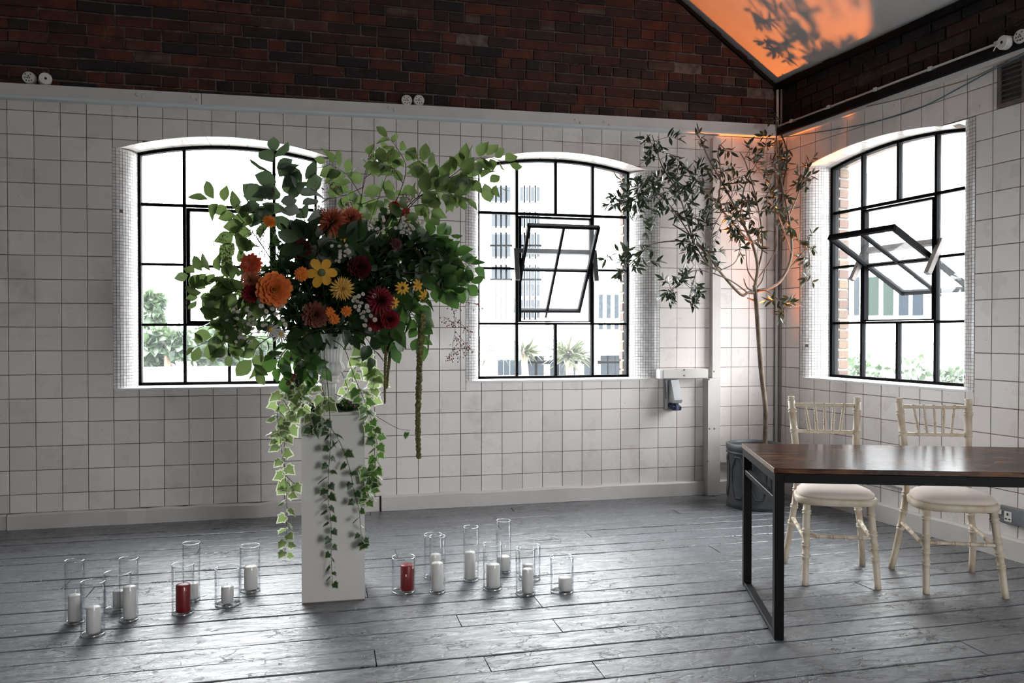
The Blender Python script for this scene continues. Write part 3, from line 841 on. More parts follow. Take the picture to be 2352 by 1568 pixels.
# ceramic sockets on the brick
def ceramic(loc, M, label, depth, plug, grp=None):
    o = empty('ceramic_socket', mat=Matrix.Translation(loc) @ M); tag(o, label, 'socket', grp)
    Mx = Matrix.Rotation(PI/2, 4, 'X')
    mb = MB(); mb.lathe([(.0, 0), (.036, 0), (.038, .008), (.038, depth-.006), (.035, depth), (0, depth)], 24, Mx); mb.build('body', SOCKW, o, False)
    mb = MB()
    if plug:
        mb.lathe([(0, depth), (.008, depth), (.008, depth+.002), (0, depth+.002)], 10, Mx)
    else:
        for (hx, hz) in ((-.018, .018), (.012, .02), (-.006, -.002), (.006, -.002), (.0, .008), (-.012, -.02), (.018, -.018), (-.02, -.002), (.004, -.022)):
            mb.box(hx-.0028, hx+.0028, -depth-.001, -depth+.002, hz-.004, hz+.004)
    mb.build('pin_hole', HOLE, o); return o
M0 = MI
ceramic(aty(67, 179, -.03)+Vector((0, .03, 0)), M0, 'round white ceramic socket on the brick, far left end of the trunking', .045, False)
ceramic(aty(97, 181, -.05)+Vector((0, .05, 0)), M0 @ Matrix.Rotation(.35, 4, 'Z'), 'round white blanked ceramic plug beside the leftmost ceramic socket', .07, True)
ceramic(aty(934, 231, -.03)+Vector((0, .03, 0)), M0, 'left one of the two ceramic sockets above the flower arrangement', .045, False)
ceramic(aty(962, 231, -.03)+Vector((0, .03, 0)), M0, 'right one of the two ceramic sockets above the flower arrangement', .045, False)
MR3 = MR.copy()
o = ceramic(atr(2312, 97, .06)+(-NR)*.06, MR3 @ Matrix.Rotation(-.12, 4, 'Z'), 'white ceramic plug with a lead on the dark brick of the right wall', .085, True)
mb = MB(); mb.tube([(-.01, -.088, -.002), (-.022, -.105, -.022), (-.03, -.11, -.04)], .003, 6); mb.build('lead', SOCKW, o, True)
ceramic(atr(2348, 84, .04)+(-NR)*.04, MR3, 'white ceramic socket at the right edge beside the plug with a lead', .06, False)

# vent grille
vg = empty('vent_grille', mat=MR @ Matrix.Translation(Vector(locr(2293, 250, 0)))); tag(vg, 'brown louvred air vent high on the right wall', 'vent')
VW, VH = .33, .245
mb = MB(); mb.box(0, VW, -.012, 0, 0, .022); mb.box(0, VW, -.012, 0, VH-.022, VH); mb.box(0, .022, -.012, 0, .022, VH-.022); mb.box(VW-.022, VW, -.012, 0, .022, VH-.022); mb.box(.148, .162, -.010, 0, .022, VH-.022); mb.build('frame', VENTM, vg)
mb = MB(); mb.box(.022, VW-.022, -.002, 0, .022, VH-.022); mb.build('backing', HOLE, vg)
for c0, c1 in ((.024, .147), (.163, VW-.024)):
    for k in range(7):
        z = .036+k*.029; mb = MB(); mb.bar((c0, -.006, z), (c1, -.006, z), .019, .003, (0, 1, -.9)); mb.build('slat', VENTM, vg)

# ---- windows
def jamb(S, side, M, parent):
    """curved reveal: quarter ellipse from the tile face to the iron frame; returns backing and mosaic"""
    s0, sf = (S['s0'], S['f0']) if side < 0 else (S['s1'], S['f1'])
    mrg = abs(sf-s0); sg = -side; z0, z1 = S['sill'], S['spring']
    P = lambda t: (s0+sg*mrg*math.sin(t), DW*(1-math.cos(t)))
    n = 14; ts = [PI/2*i/n for i in range(n+1)]
    poly = [P(t) for t in ts]
    vs = []; fs = []
    zt = z1+.14
    for (x, y) in poly: vs += [(x, y+.001, z0), (x, y+.001, zt)]
    fs = [(2*i, 2*i+2, 2*i+3, 2*i+1) for i in range(n)]
    b = len(vs); vs += [(s0, DW+.15, z0), (s0, DW+.15, zt), (sf, DW+.15, z0), (sf, DW+.15, zt)]
    fs += [(2*n, b+2, b+3, 2*n+1)]
    if side > 0: fs = [tuple(reversed(f)) for f in fs]
    bk = MB().add(vs, fs).build('reveal', MOSG, parent)
    # mosaic cells along the arc
    L = [0]; K = 200; pts = [P(PI/2*i/K) for i in range(K+1)]
    for i in range(K): L.append(L[-1]+math.dist(pts[i], pts[i+1]))
    def atl(l):
        i = min(K-1, max(0, int(np.searchsorted(L, l))-1)); f = (l-L[i])/max(1e-9, L[i+1]-L[i]); f = min(1, max(0, f))
        return (pts[i][0]+(pts[i+1][0]-pts[i][0])*f, pts[i][1]+(pts[i+1][1]-pts[i][1])*f)
    cell = .0208; nc = int(L[-1]/cell); cell_l = L[-1]/nc; nr = int((z1-z0)/cell); ch = (z1-z0)/nr; g = .0011
    mb = MB()
    for c in range(nc):
        a = atl(c*cell_l+g); b_ = atl((c+1)*cell_l-g)
        tx, ty = b_[0]-a[0], b_[1]-a[1]; ln = math.hypot(tx, ty); nx, ny = (ty/ln, -tx/ln)
        if ny > 0 and c == 0: nx, ny = -nx, -ny
        if (nx*sg < 0 and c > 0) or ny > .2: nx, ny = -nx, -ny
        nx, ny = (abs(nx)*sg, -abs(ny))
        for r_ in range(nr):
            if R.random() < .0008: continue
            h = .0016 + R.uniform(-.0005, .0005)
            za, zb = z0+r_*ch+g, z0+(r_+1)*ch-g; j = R.uniform(-.0004, .0004)
            q = [(a[0]+nx*h, a[1]+ny*h+j, za), (b_[0]+nx*h, b_[1]+ny*h-j, za), (b_[0]+nx*h, b_[1]+ny*h-j, zb), (a[0]+nx*h, a[1]+ny*h+j, zb)]
            mb.add(q, [(0, 1, 2, 3) if side < 0 else (3, 2, 1, 0)])
    o = mb.build('mosaic_tile', MOSA, parent); o['kind'] = 'stuff'

def soffit(S, parent):
    n = 10; a0, a1 = S['s0']+.03, S['s1']-.03
    F = lambda t: (a0+(a1-a0)*t, 0.0, max(S['spring'], S['arch'](a0+(a1-a0)*t)))
    B = lambda t: (S['f0']+(S['f1']-S['f0'])*t, DW, S['top'](S['f0']+(S['f1']-S['f0'])*t))
    lp = lambda p, q, k: tuple(p[i]+(q[i]-p[i])*k for i in range(3))
    bk = MB(); vs = []
    for i in range(41):
        t = i/40; f, b = F(t), B(t); vs += [(f[0], f[1]+.001, f[2]+.002), (b[0], b[1]+.05, b[2]+.002)]
    bk.add(vs, [(2*i, 2*i+1, 2*i+3, 2*i+2) for i in range(40)])
    for e in (0, 1):      # close the small spandrels at both ends
        t = float(e); f, b = F(t), B(t); x = S['s0'] if e == 0 else S['s1']
        bk.add([(x, 0.002, S['spring']), f, b, (x, DW+.02, b[2])], [(0, 1, 2, 3)])
    bk.build('soffit', TILE, parent)
    for i in range(n):
        for k0, k1 in ((0.0, .74), (.755, 1.0)):
            t0, t1 = (i+.012)/n, (i+.988)/n; mb = MB(); vs = []
            for q in range(4):
                t = t0+(t1-t0)*q/3; f, b = F(t), B(t)
                u, v = lp(f, b, k0+.004), lp(f, b, k1-.004); vs += [(u[0], u[1], u[2]-.002), (v[0], v[1], v[2]-.002)]
            mb.add(vs, [(2*q, 2*q+1, 2*q+3, 2*q+2) for q in range(3)]); mb.build('tile', TILE, parent)

def make_window(name, label, S, M, open_sash, cells):
    W = empty(name, mat=M); tag(W, label, 'window', kind='structure')
    f0, f1, zb = S['f0'], S['f1'], S['base']; fw = cells['fw']; y0, y1 = DW-.012, DW+.035
    r0, r1, r2 = S['rows']; b0, b1, b2 = S['bars']
    # outer iron frame with the arched head
    mb = MB(); N = 24
    mb.box(f0, f0+fw, y0, y1, zb, S['top'](f0)); mb.box(f1-fw, f1, y0, y1, zb, S['top'](f1)); mb.box(f0, f1, y0, y1, zb, zb+.020)
    po = [(f0+(f1-f0)*i/N, S['top'](f0+(f1-f0)*i/N)) for i in range(N+1)]
    mb.prism([(x, z-.022) for x, z in po] + [(x, z+.03) for x, z in reversed(po)], y0, y1)
    mb.build('frame', WIRON, W)
    bw = .020
    def vb(x, za, zc, w_=bw, dd=0.0, nm='glazing_bar'):
        b = MB().box(x-w_/2, x+w_/2, y0+.004-dd, y1-.008, za, zc, None, .002).build(nm, WIRON, W); return b
    def hb(xa, xb, z, w_=bw*.85, dd=0.0, nm='glazing_bar'):
        return MB().box(xa, xb, y0+.006-dd, y1-.010, z-w_/2, z+w_/2, None, .002).build(nm, WIRON, W)
    tp = lambda x: S['top'](x)-.02
    rows_full = (r0, r1, r2)
    top_bars = cells['top']
    for x in (b0, b1, b2):
        if top_bars == 'all' or x in top_bars: vb(x, r0, tp(x))
        vb(x, zb+.01, r2)
    for x in (b0, b2): vb(x, r2, r0, bw*1.0)
    hb(f0+.02, f1-.02, r0, bw); hb(f0+.02, f1-.02, r2)
    hb(f0+.02, b0, r1); hb(b2, f1-.02, r1)
    # opening frame of the pivot casement (heavier second line of iron)
    if abs(open_sash) > .1: hb(b0+.01, b2-.01, r0-.026, .016, .006, 'casement_frame'); hb(b0+.01, b2-.01, r2+.016, .010, .004, 'casement_frame')
    vb(b0+.024, r2+.012, r0-.02, .018, .004, 'casement_frame'); vb(b2-.018, r2+.012, r0-.02, .012, .004, 'casement_frame')
    # panes
    yp = DW+.012
    def pane(xa, xb, za, zc, arch=False, parent=W, MM=None):
        mb = MB()
        if arch:
            k = 8; poly = [(xa, za), (xb, za)] + [(xb+(xa-xb)*i/k, S['top'](xb+(xa-xb)*i/k)-.012) for i in range(k+1)]
            mb.prism(poly, yp, yp+.003)
        else: mb.box(xa, xb, yp, yp+.003, za, zc)
        return mb.build('pane', PANE, parent)
    X = [f0+.01, b0, b1, b2, f1-.01]
    tops = [0] + [i+1 for i, x in enumerate((b0, b1, b2)) if top_bars == 'all' or x in top_bars] + [4]
    for i, j in zip(tops, tops[1:]): pane(X[i], X[j], r0, 0, True)
    for i in range(4): pane(X[i], X[i+1], zb+.01, r2)
    for (za, zc) in ((r1, r0), (r2, r1)):
        pane(X[0], X[1], za, zc); pane(X[3], X[4], za, zc)
    # pivot sash
    g_ = .05 if abs(open_sash) > .1 else .022
    sw_, sh = (b2-b0)-g_, (r0-r2)-g_; cx, cz = (b0+b2)/2+.003, (r0+r2)/2-.005
    MS = Matrix.Translation((cx, DW+.008, cz)) @ Matrix.Rotation(open_sash, 4, 'X')
    sash = MB(); fwid = .022
    sash.box(-sw_/2, sw_/2, -.018, .018, sh/2-fwid, sh/2); sash.box(-sw_/2, sw_/2, -.016, .016, -sh/2, -sh/2+fwid)
    sash.box(-sw_/2, -sw_/2+fwid, -.018, .018, -sh/2, sh/2); sash.box(sw_/2-fwid, sw_/2, -.018, .018, -sh/2, sh/2)
    so_ = sash.build('pivot_sash', WIRON, W); so_.matrix_local = MS
    MB().box(-.009, .009, -.012, .012, -sh/2+.01, sh/2-.01).build('glazing_bar', WIRON, so_)
    MB().box(-sw_/2+.01, sw_/2-.01, -.012, .012, -.009, .009).build('glazing_bar', WIRON, so_)
    for sx_ in (-1, 1):
        for sz_ in (-1, 1):
            xa, xb = sorted((sx_*.006, sx_*(sw_/2-.012))); za, zc = sorted((sz_*.006, sz_*(sh/2-.012)))
            MB().box(xa, xb, -.0015, .0015, za, zc).build('pane', PANE, so_)
    if abs(open_sash) > .1:
        mb = MB(); mb.box(-.007, .007, -.006, .006, -sh/2-.055, -sh/2+.01); mb.build('latch', BLACK, so_)
        # timber stay: a U of square timber across the sash, square to it
        st = WOODST if name == 'window_3' else simple('dark_timber_stay', (.045, .046, .048), .6, nscale=14, var=.3)
        hw = sw_/2+.035; q = .036
        sy = empty('timber_stay', mat=Matrix.Translation((cx, DW+.008, cz)) @ Matrix.Rotation(math.radians(62 if name == 'window_3' else 77), 4, 'X'), parent=W)
        up_y, lo_y = (.085, -.135) if name == 'window_3' else (.115, -.095)
        MB().box(-hw, hw, up_y, up_y+q, .02, .02+q, None, .002).build('stay_bar', st, sy)
        for sx_ in (-1, 1):
            MB().box(sx_*hw-q/2, sx_*hw+q/2, lo_y, up_y+q+.001, .018, .018+q, None, .002).build('stay_leg', st, sy)
    # reveals, soffit, sill
    jamb(S, -1, M, W); jamb(S, 1, M, W); soffit(S, W)
    mb = MB(); s0, s1, zs_ = S['s0'], S['s1'], S['sill']
    mb.add([(s0+.005, -.006, zs_-.010), (s1-.005, -.006, zs_-.010), (s1-.005, -.006, zs_+.003), (s0+.005, -.006, zs_+.003), (s0+.005, DW+.08, zb+.002), (s1-.005, DW+.08, zb+.002), (s0+.005, DW+.08, zs_-.02), (s1-.005, DW+.08, zs_-.02)],
           [(0, 1, 2, 3), (3, 2, 5, 4), (0, 3, 4, 6), (1, 7, 5, 2), (4, 5, 7, 6), (0, 6, 7, 1)])
    mb.build('sill', WPAINT2, W)
    # outer brick reveal seen through the glass
    for side in (-1, 1):
        xr = f0 if side < 0 else f1; dpb = cells['brick'].get(side)
        a, b = (xr-.20, xr-.06) if side < 0 else (xr+.06, xr+.20)
        if dpb:
            z = zb-.02; k = 0
            while z < 2.62:
                a, b = (xr-.10, xr+.022) if side < 0 else (xr-.022, xr+.10)
                MB().box(a+R.uniform(-.004, .004), b+R.uniform(-.004, .004), DW+.06, DW+dpb+R.uniform(-.005, .005), z+.005, z+.068, None, .004).build('brick', OUTBRICK, W); z += .076; k += 1
            a, b = (xr-.10, xr+.014) if side < 0 else (xr-.014, xr+.10)
        MB().box(a, b, DW+.055, DW+(dpb or .16)-.008, zb-.05, 2.62).build('outer_mortar', PMORT, W)
    return W
make_window('window_1', 'arched iron window behind the flowers with closed casement', W1, MI, 0.0, {'top': [W1['bars'][0], W1['bars'][2]], 'fw': .018, 'brick': {}})
make_window('window_2', 'arched iron window with open pivot casement right of the flowers', W2, MI, math.radians(37), {'top': 'all', 'fw': .018, 'brick': {1: .13}})
make_window('window_3', 'arched iron window with wide open pivot casement on the right wall', W3, MR, math.radians(60), {'top': 'all', 'fw': .028, 'brick': {-1: .145}})
#PART2
# ================================================================== OUTSIDE
gm = simple('pale_paving', (.33, .33, .32), .9, nscale=1.5, var=.15)
mb = MB(); mb.box(-60, 60, .7, 90, -.95, -.9); mb.box(.9, 60, -40, .7, -.95, -.9)
tag(mb.build('street_ground', gm), 'pale paved street outside the windows', 'ground', kind='structure')
WHITEF = simple('white_render', (.62, .63, .64), .8, nscale=.4, var=.06)
GLASSD = simple('blue_grey_glazing', (.015, .019, .023), .5, .02)
GLASSG = simple('green_grey_glazing', (.018, .025, .022), .5, .02)
FRAMEW = simple('white_window_frame', (.7, .7, .7), .6)
def out_rect(px0, py0, px1, py1, Y):
    a, b = aty(px0, py0, Y), aty(px1, py1, Y); return min(a.x, b.x), max(a.x, b.x), min(a.z, b.z), max(a.z, b.z)
def facade_window(b, x0, x1, z0, z1, Y, mat=None):
    f = MB().box(x0-.12, x1+.12, Y-.06, Y+.05, z0-.12, z1+.12).build('window', FRAMEW, b)
    MB().box(x0, x1, Y-.08, Y-.055, z0, z1).build('pane', mat or GLASSD, f)
TOWERG = simple('pale_tower_glazing', (.032, .037, .042), .5, .02)
# office tower seen through window 2
Y = 42
t = thing('office_tower', 'tall pale office block with a grid of grey windows beyond window 2', 'building')
x0, x1, z0, z1 = out_rect(1090, 900, 1252, 300, Y)
MB().box(x0, x1, Y, Y+12, -.9, z1+6).build('wall', WHITEF, t)
for (a, b_, n) in ((1129, 1176, 4), (1194, 1244, 4)):
    for r_, (ya, yb) in enumerate(((430, 462), (490, 520), (538, 562), (566, 590), (612, 640), (644, 680), (688, 730))):
        for k in range(n):
            sl = (ya-480)*.04 if a > 1180 else 0
            pa = a+(b_-a)*k/n; xa, xb, za, zb_ = out_rect(pa, yb, pa+7.5, ya, Y)
            facade_window(t, xa, xb, za, zb_, Y, TOWERG)
t = thing('office_block', 'pale office block with tall blue windows at the right of window 2', 'building')
Y = 34; x0, x1, z0, z1 = out_rect(1366, 900, 1520, 300, Y); MB().box(x0, x1, Y, Y+10, -.9, z1+5).build('wall', WHITEF, t)
for pa in (1374, 1392, 1410, 1428, 1446):
    for ya, yb in ((676, 731), (741, 770)):
        xa, xb, za, zb_ = out_rect(pa, yb, pa+10, ya, Y); facade_window(t, xa, xb, za, zb_, Y)
# low pavilion with a gabled glass porch
Y = 24
t = thing('low_pavilion', 'low white pavilion with strip windows and gabled glass porch beyond window 2', 'building')
x0, x1, z0, z1 = out_rect(1085, 880, 1530, 802, Y); MB().box(x0, x1, Y, Y+6, -.9, z1).build('wall', WHITEF, t)
xa, xb, za, zb_ = out_rect(1085, 802, 1530, 770, Y)
mb = MB(); mb.add([(xa, Y-.5, za), (xb, Y-.5, za), (xb, Y+4, zb_+.25), (xa, Y+4, zb_+.25), (xa, Y-.5, za-.25), (xb, Y-.5, za-.25), (xb, Y+4, za-.25), (xa, Y+4, za-.25)], [(0, 1, 2, 3), (4, 7, 6, 5), (0, 4, 5, 1), (1, 5, 6, 2), (2, 6, 7, 3), (3, 7, 4, 0)]); mb.build('roof', simple('pale_roof', (.55, .56, .57), .7), t)
for pa in (1212, 1233, 1262, 1284, 1305, 1340, 1378, 1396, 1412):
    for ya, yb in ((804, 829), (834, 868)):
        qa, qb, ra, rb = out_rect(pa, yb, pa+15, ya, Y-.02); facade_window(t, qa, qb, ra, rb, Y-.02)
Yp = 22; qa, qb, ra, rb = out_rect(1140, 880, 1202, 806, Yp); apex = aty(1170, 764, Yp).z; mx_ = (qa+qb)/2
gb = MB(); gb.prism([(qa, -.9), (qb, -.9), (qb, rb), (mx_, apex), (qa, rb)], Yp, Yp+2.2); porch = gb.build('porch', WHITEF, t)
pwd = qb-qa
for k in range(4):
    xa = qa+pwd*(.05+.225*k); xb = xa+pwd*.20
    za_ = rb+(apex-rb)*(1-abs(xa-mx_)/(mx_-qa))-.07; zb2 = rb+(apex-rb)*(1-abs(xb-mx_)/(mx_-qa))-.07
    MB().prism([(xa, -.88), (xb, -.88), (xb, -.32), (xa, -.32)], Yp-.05, Yp-.02).build('pane', GLASSD, porch)
    MB().prism([(xa, -.28), (xb, -.28), (xb, zb2), (xa, za_)], Yp-.05, Yp-.02).build('pane', GLASSD, porch)
# cordyline palms
def palm(px_, py_base, py_c, Y, size, label):
    base = aty(px_, py_base, Y); c = aty(px_, py_c, Y)
    t = thing('cordyline_palm', label, 'palm tree', (base.x, Y, -.9), 'palms outside window 2')
    MB().tube([(0, 0, 0), (.05, 0, (c.z+.9)*.5), (0, 0, c.z+.9)], [.16, .12, .10], 8).build('trunk', BARK, t, True)
    s = Scatter()
    for k in range(110):
        d = rv(); d.z = abs(d.z)*1.1-.45
        d.normalize(); s.put(BLADE, frame(Vector((0, 0, c.z+.9)) + d*.1, d, d.cross(rv()), size*1.1, size*R.uniform(.75, 1.1), size))
    s.build('fronds', PALML, t)
palm(1128, 880, 800, 17, .58, 'spiky palm tree outside window 2, left of the glass porch')
palm(1203, 880, 806, 20, .62, 'spiky palm tree outside window 2, right of the glass porch')
palm(1306, 880, 812, 15.5, .66, 'largest spiky palm tree outside, in the middle of window 2')
# trees, garden wall and car beyond window 1
def street_tree(px0, py0, px1, py1, Y, n, label, sz):
    x0, x1, z0, z1 = out_rect(px0, py1, px1, py0, Y); cx, cz = (x0+x1)/2, (z0+z1)/2; rx, rz = (x1-x0)/2, (z1-z0)/2
    t = thing('street_tree', label, 'tree', (cx, Y, -.9))
    MB().tube([(0, 0, 0), (.05, 0, (cz+.9)*.6), (0, 0, cz+.9)], [.14, .1, .05], 8).build('trunk', BARK, t, True)
    s = Scatter()
    lumps = [(Vector((R.uniform(-.7, .7)*rx, R.uniform(-.6, .6)*min(rx, 1.2), R.uniform(-.75, .75)*rz + cz+.9)), R.uniform(.3, .5)) for _ in range(9)]
    for k in range(n):
        c, q = R.choice(lumps); d = rv().normalized()*R.uniform(.55, 1)
        s.put(BL[k % 3], frame(c + Vector((d.x*rx*q, d.y*min(rx, 1.3)*q, d.z*rz*q)), rv(), rv()+Vector((0, 0, .6)), sz, sz, sz))
    s.build('foliage', OUTLEAF, t)
street_tree(322, 720, 440, 850, 15, 900, 'leafy green tree seen through the lower left panes of window 1', .26)
street_tree(328, 680, 372, 800, 19, 420, 'taller pale tree behind the leafy tree outside window 1', .3)
street_tree(425, 745, 560, 855, 16, 900, 'bushy green tree outside window 1, in the second column of panes', .26)
street_tree(560, 760, 740, 850, 19, 700, 'distant bush outside window 1, half hidden behind the flowers', .28)
Y = 11; x0, x1, z0, z1 = out_rect(200, 900, 800, 846, Y)
bwall = thing('garden_wall', 'pale garden wall under the trees outside window 1', 'wall')
MB().box(x0, x1, Y, Y+.2, -.9, z1).build('panel', simple('pale_wall', (.42, .41, .40), .8, nscale=1, var=.1), bwall)
MB().box(x0, x1, Y-.04, Y+.24, z1, z1+.06).build('coping', WHITEF, bwall)
cp = aty(462, 875, 8.5)
car = thing('parked_car', 'white parked car whose roof shows at the bottom of window 1', 'car', (cp.x, 8.5, -.9))
sec = [(-1.9, .45, .62), (-1.75, .75, .72), (-1.1, .88, .78), (-.6, 1.36, .66), (.2, 1.44, .66), (.9, 1.34, .66), (1.6, .95, .76), (1.9, .8, .72), (1.95, .45, .62)]
mb = MB(); vs = []
for (x, z, hw) in sec: vs += [(x, -hw-.1, .25), (x, -hw-.12, min(z, .8)), (x, -hw, z), (x, hw, z), (x, hw+.12, min(z, .8)), (x, hw+.1, .25)]
fs = [(i*6+k, i*6+6+k, i*6+6+(k+1) % 6, i*6+(k+1) % 6) for i in range(len(sec)-1) for k in range(6)] + [tuple(range(6)), tuple(range(53, 47, -1))]
mb.add(vs, fs); mb.build('body', simple('white_car_paint', (.7, .7, .7), .25), car)
mb = MB(); mb.add([(-.95, -.81, .92), (-.6, -.70, 1.27), (.85, -.70, 1.27), (1.3, -.80, .95)], [(0, 1, 2, 3)]); mb.build('side_window', GLASSD, car)
for wx_ in (-1.2, 1.25):
    for wy in (-.8, .8): MB().tube([(wx_, wy-.1, .31), (wx_, wy+.1, .31)], .31, 16).build('wheel', BLACK, car)
# white building across the lane beyond window 3
D = -9.0
t = empty('lane_building', mat=MR); tag(t, 'white panelled building with window bands across the lane outside window 3', 'building')
def rr(px0, py0, px1, py1, off=D):
    a = MR.inverted() @ atr(px0, py0, off); b = MR.inverted() @ atr(px1, py1, off); return min(a.x, b.x), max(a.x, b.x), min(a.z, b.z), max(a.z, b.z)
x0, x1, z0, z1 = rr(1830, 900, 2300, 250); MB().box(x0-6, x1+3, 9.0, 12, -.9, z1+3).build('wall', WHITEF, t)
def rwin(px0, py0, px1, py1, mat=GLASSD):
    xa, xb, za, zb_ = rr(px0, py0, px1, py1)
    f = MB().box(xa-.07, xb+.07, 8.93, 9.02, za-.07, zb_+.07).build('window', FRAMEW, t); MB().box(xa, xb, 8.91, 8.935, za, zb_).build('pane', mat, f)
for a, b_ in ((1946, 1956), (1969, 1979), (2001, 2024), (2036, 2058), (2072, 2093), (2104, 2127)): rwin(a, 637, b_, 724, GLASSG if 1990 < a < 2060 else GLASSD)
PALEG = simple('pale_blind_glazing', (.055, .06, .065), .4, .2)
for a, b_ in ((1940, 1955), (1962, 1976), (1998, 2015), (2022, 2038), (2048, 2064), (2072, 2095), (2103, 2130)):
    rwin(a, 398, b_, 455, PALEG); rwin(a, 492, b_, 590, PALEG)
for zpx in (788, ):
    xa, xb, za, zb_ = rr(1935, 787, 2230, 789); MB().box(xa-3, xb+3, 8.985, 9.01, za, zb_).build('panel_joint', simple('joint_grey', (.3, .3, .3), .9), t)
for k, (pa, pb, ya, lab) in enumerate(((1944, 1982, 822, 'small green shrub outside window 3, beside the brick reveal'), (1990, 2020, 842, 'low green shrub outside window 3, in the second column of panes'), (2074, 2140, 826, 'bushy green shrub outside window 3, in the third column of panes'), (2150, 2216, 852, 'pale low shrub outside window 3, in the fourth column of panes'))):
    xa, xb, za, zb_ = rr(pa, 885, pb, ya, -5.0-.9*k)
    g = empty('lane_shrub', mat=MR @ Matrix.Translation(((xa+xb)/2, 5.0+.9*k, -.9))); tag(g, lab, 'shrub', 'shrubs in the lane')
    MB().tube([(0, 0, 0), (.02, 0, .5), (0, .02, zb_+.6)], [.03, .02, .01], 6).build('stem', TWIG, g)
    s = Scatter(); rx = (xb-xa)/2
    for q in range(260):
        h = R.random()**.7; s.put(BL[q % 3], frame(Vector((R.gauss(0, .55)*rx*(1.15-h*.7), R.gauss(0, .2), h*(zb_+.9))), rv()+Vector((0, 0, .5)), rv(), .10, .13, .1))
    s.build('foliage', OUTLEAF, g)

# ================================================================== FURNITURE
# ---- table
FL, BLc = atz(1778, 1075, .703), atz(1707, 1017, .703)
ta = math.radians(-19.6); ux = Vector((math.cos(ta), math.sin(ta), 0)); uy = Vector((-math.sin(ta), math.cos(ta), 0))
TL, TD, TH = 1.62, .735, .703
table = empty('dining_table', mat=Matrix.Translation((FL.x, FL.y, 0)) @ Matrix.Rotation(ta, 4, 'Z'))
tag(table, 'long dark wood table with a black steel frame in front of the chairs', 'table')
MB().box(0, TL, 0, TD, TH-.020, TH, None, .0015).build('table_top', TABLET, table)
MB().box(-.0012, .0, .001, TD-.001, TH-.019, TH-.001).build('edge_band', EDGE, table)
q = .038
for x in (.004, TL-q-.004):
    for y in (.004, TD-q-.004): MB().box(x, x+q, y, y+q, 0, TH-.0205, None, .002).build('leg', BLACK, table)
    MB().box(x+.002, x+q-.002, q, TD-q, .0, .022, None, .002).build('foot_rail', BLACK, table)
    MB().box(x, x+q, q, TD-q, TH-.060, TH-.0205, None, .002).build('side_rail', BLACK, table)
    MB().box(x+.004, x+.030, q, TD-q, TH-.150, TH-.125, None, .002).build('lower_rail', BLACK, table)
for y in (.004, TD-q-.004): MB().box(q, TL-q, y, y+q, TH-.060, TH-.0205, None, .002).build('long_rail', BLACK, table)

# ---- limewashed banquet chairs
def turned(pts, r, rings, n=12, k=14, ends=None):
    """turned rod: pairs of raised beads at the given fractions of its length"""
    P = smooth_path(pts, 10) if len(pts) > 2 else [Vector(pts[0]).lerp(Vector(pts[1]), i/20) for i in range(21)]
    L = [0]
    for a, b in zip(P, P[1:]): L.append(L[-1]+(b-a).length)
    tot = L[-1]
    def at(l):
        l = min(max(l, 0), tot)
        for i in range(len(P)-1):
            if l <= L[i+1]+1e-9: return P[i].lerp(P[i+1], (l-L[i])/max(1e-9, L[i+1]-L[i]))
        return P[-1]
    st = [(tot*i/k, 1.0) for i in range(k+1)]
    for f in rings:
        c = f*tot; st = [s for s in st if abs(s[0]-c) > .014]
        st += [(c-.0115, 1.0), (c-.0095, 1.20), (c-.0035, 1.24), (c-.0012, .94), (c+.0012, .94), (c+.0035, 1.24), (c+.0095, 1.20), (c+.0115, 1.0)]
    st = sorted((max(0, min(tot, a)), b) for a, b in st)
    out = []
    for a, b in st:
        if out and a-out[-1][0] < 1e-5: continue
        out.append((a, b))
    rf = (lambda f: r[0]+(r[1]-r[0])*f) if hasattr(r, '__len__') else (lambda f: r)
    mb = MB(); mb.tube([at(a) for a, b in out], [rf(a/tot)*b for a, b in out], n); return mb

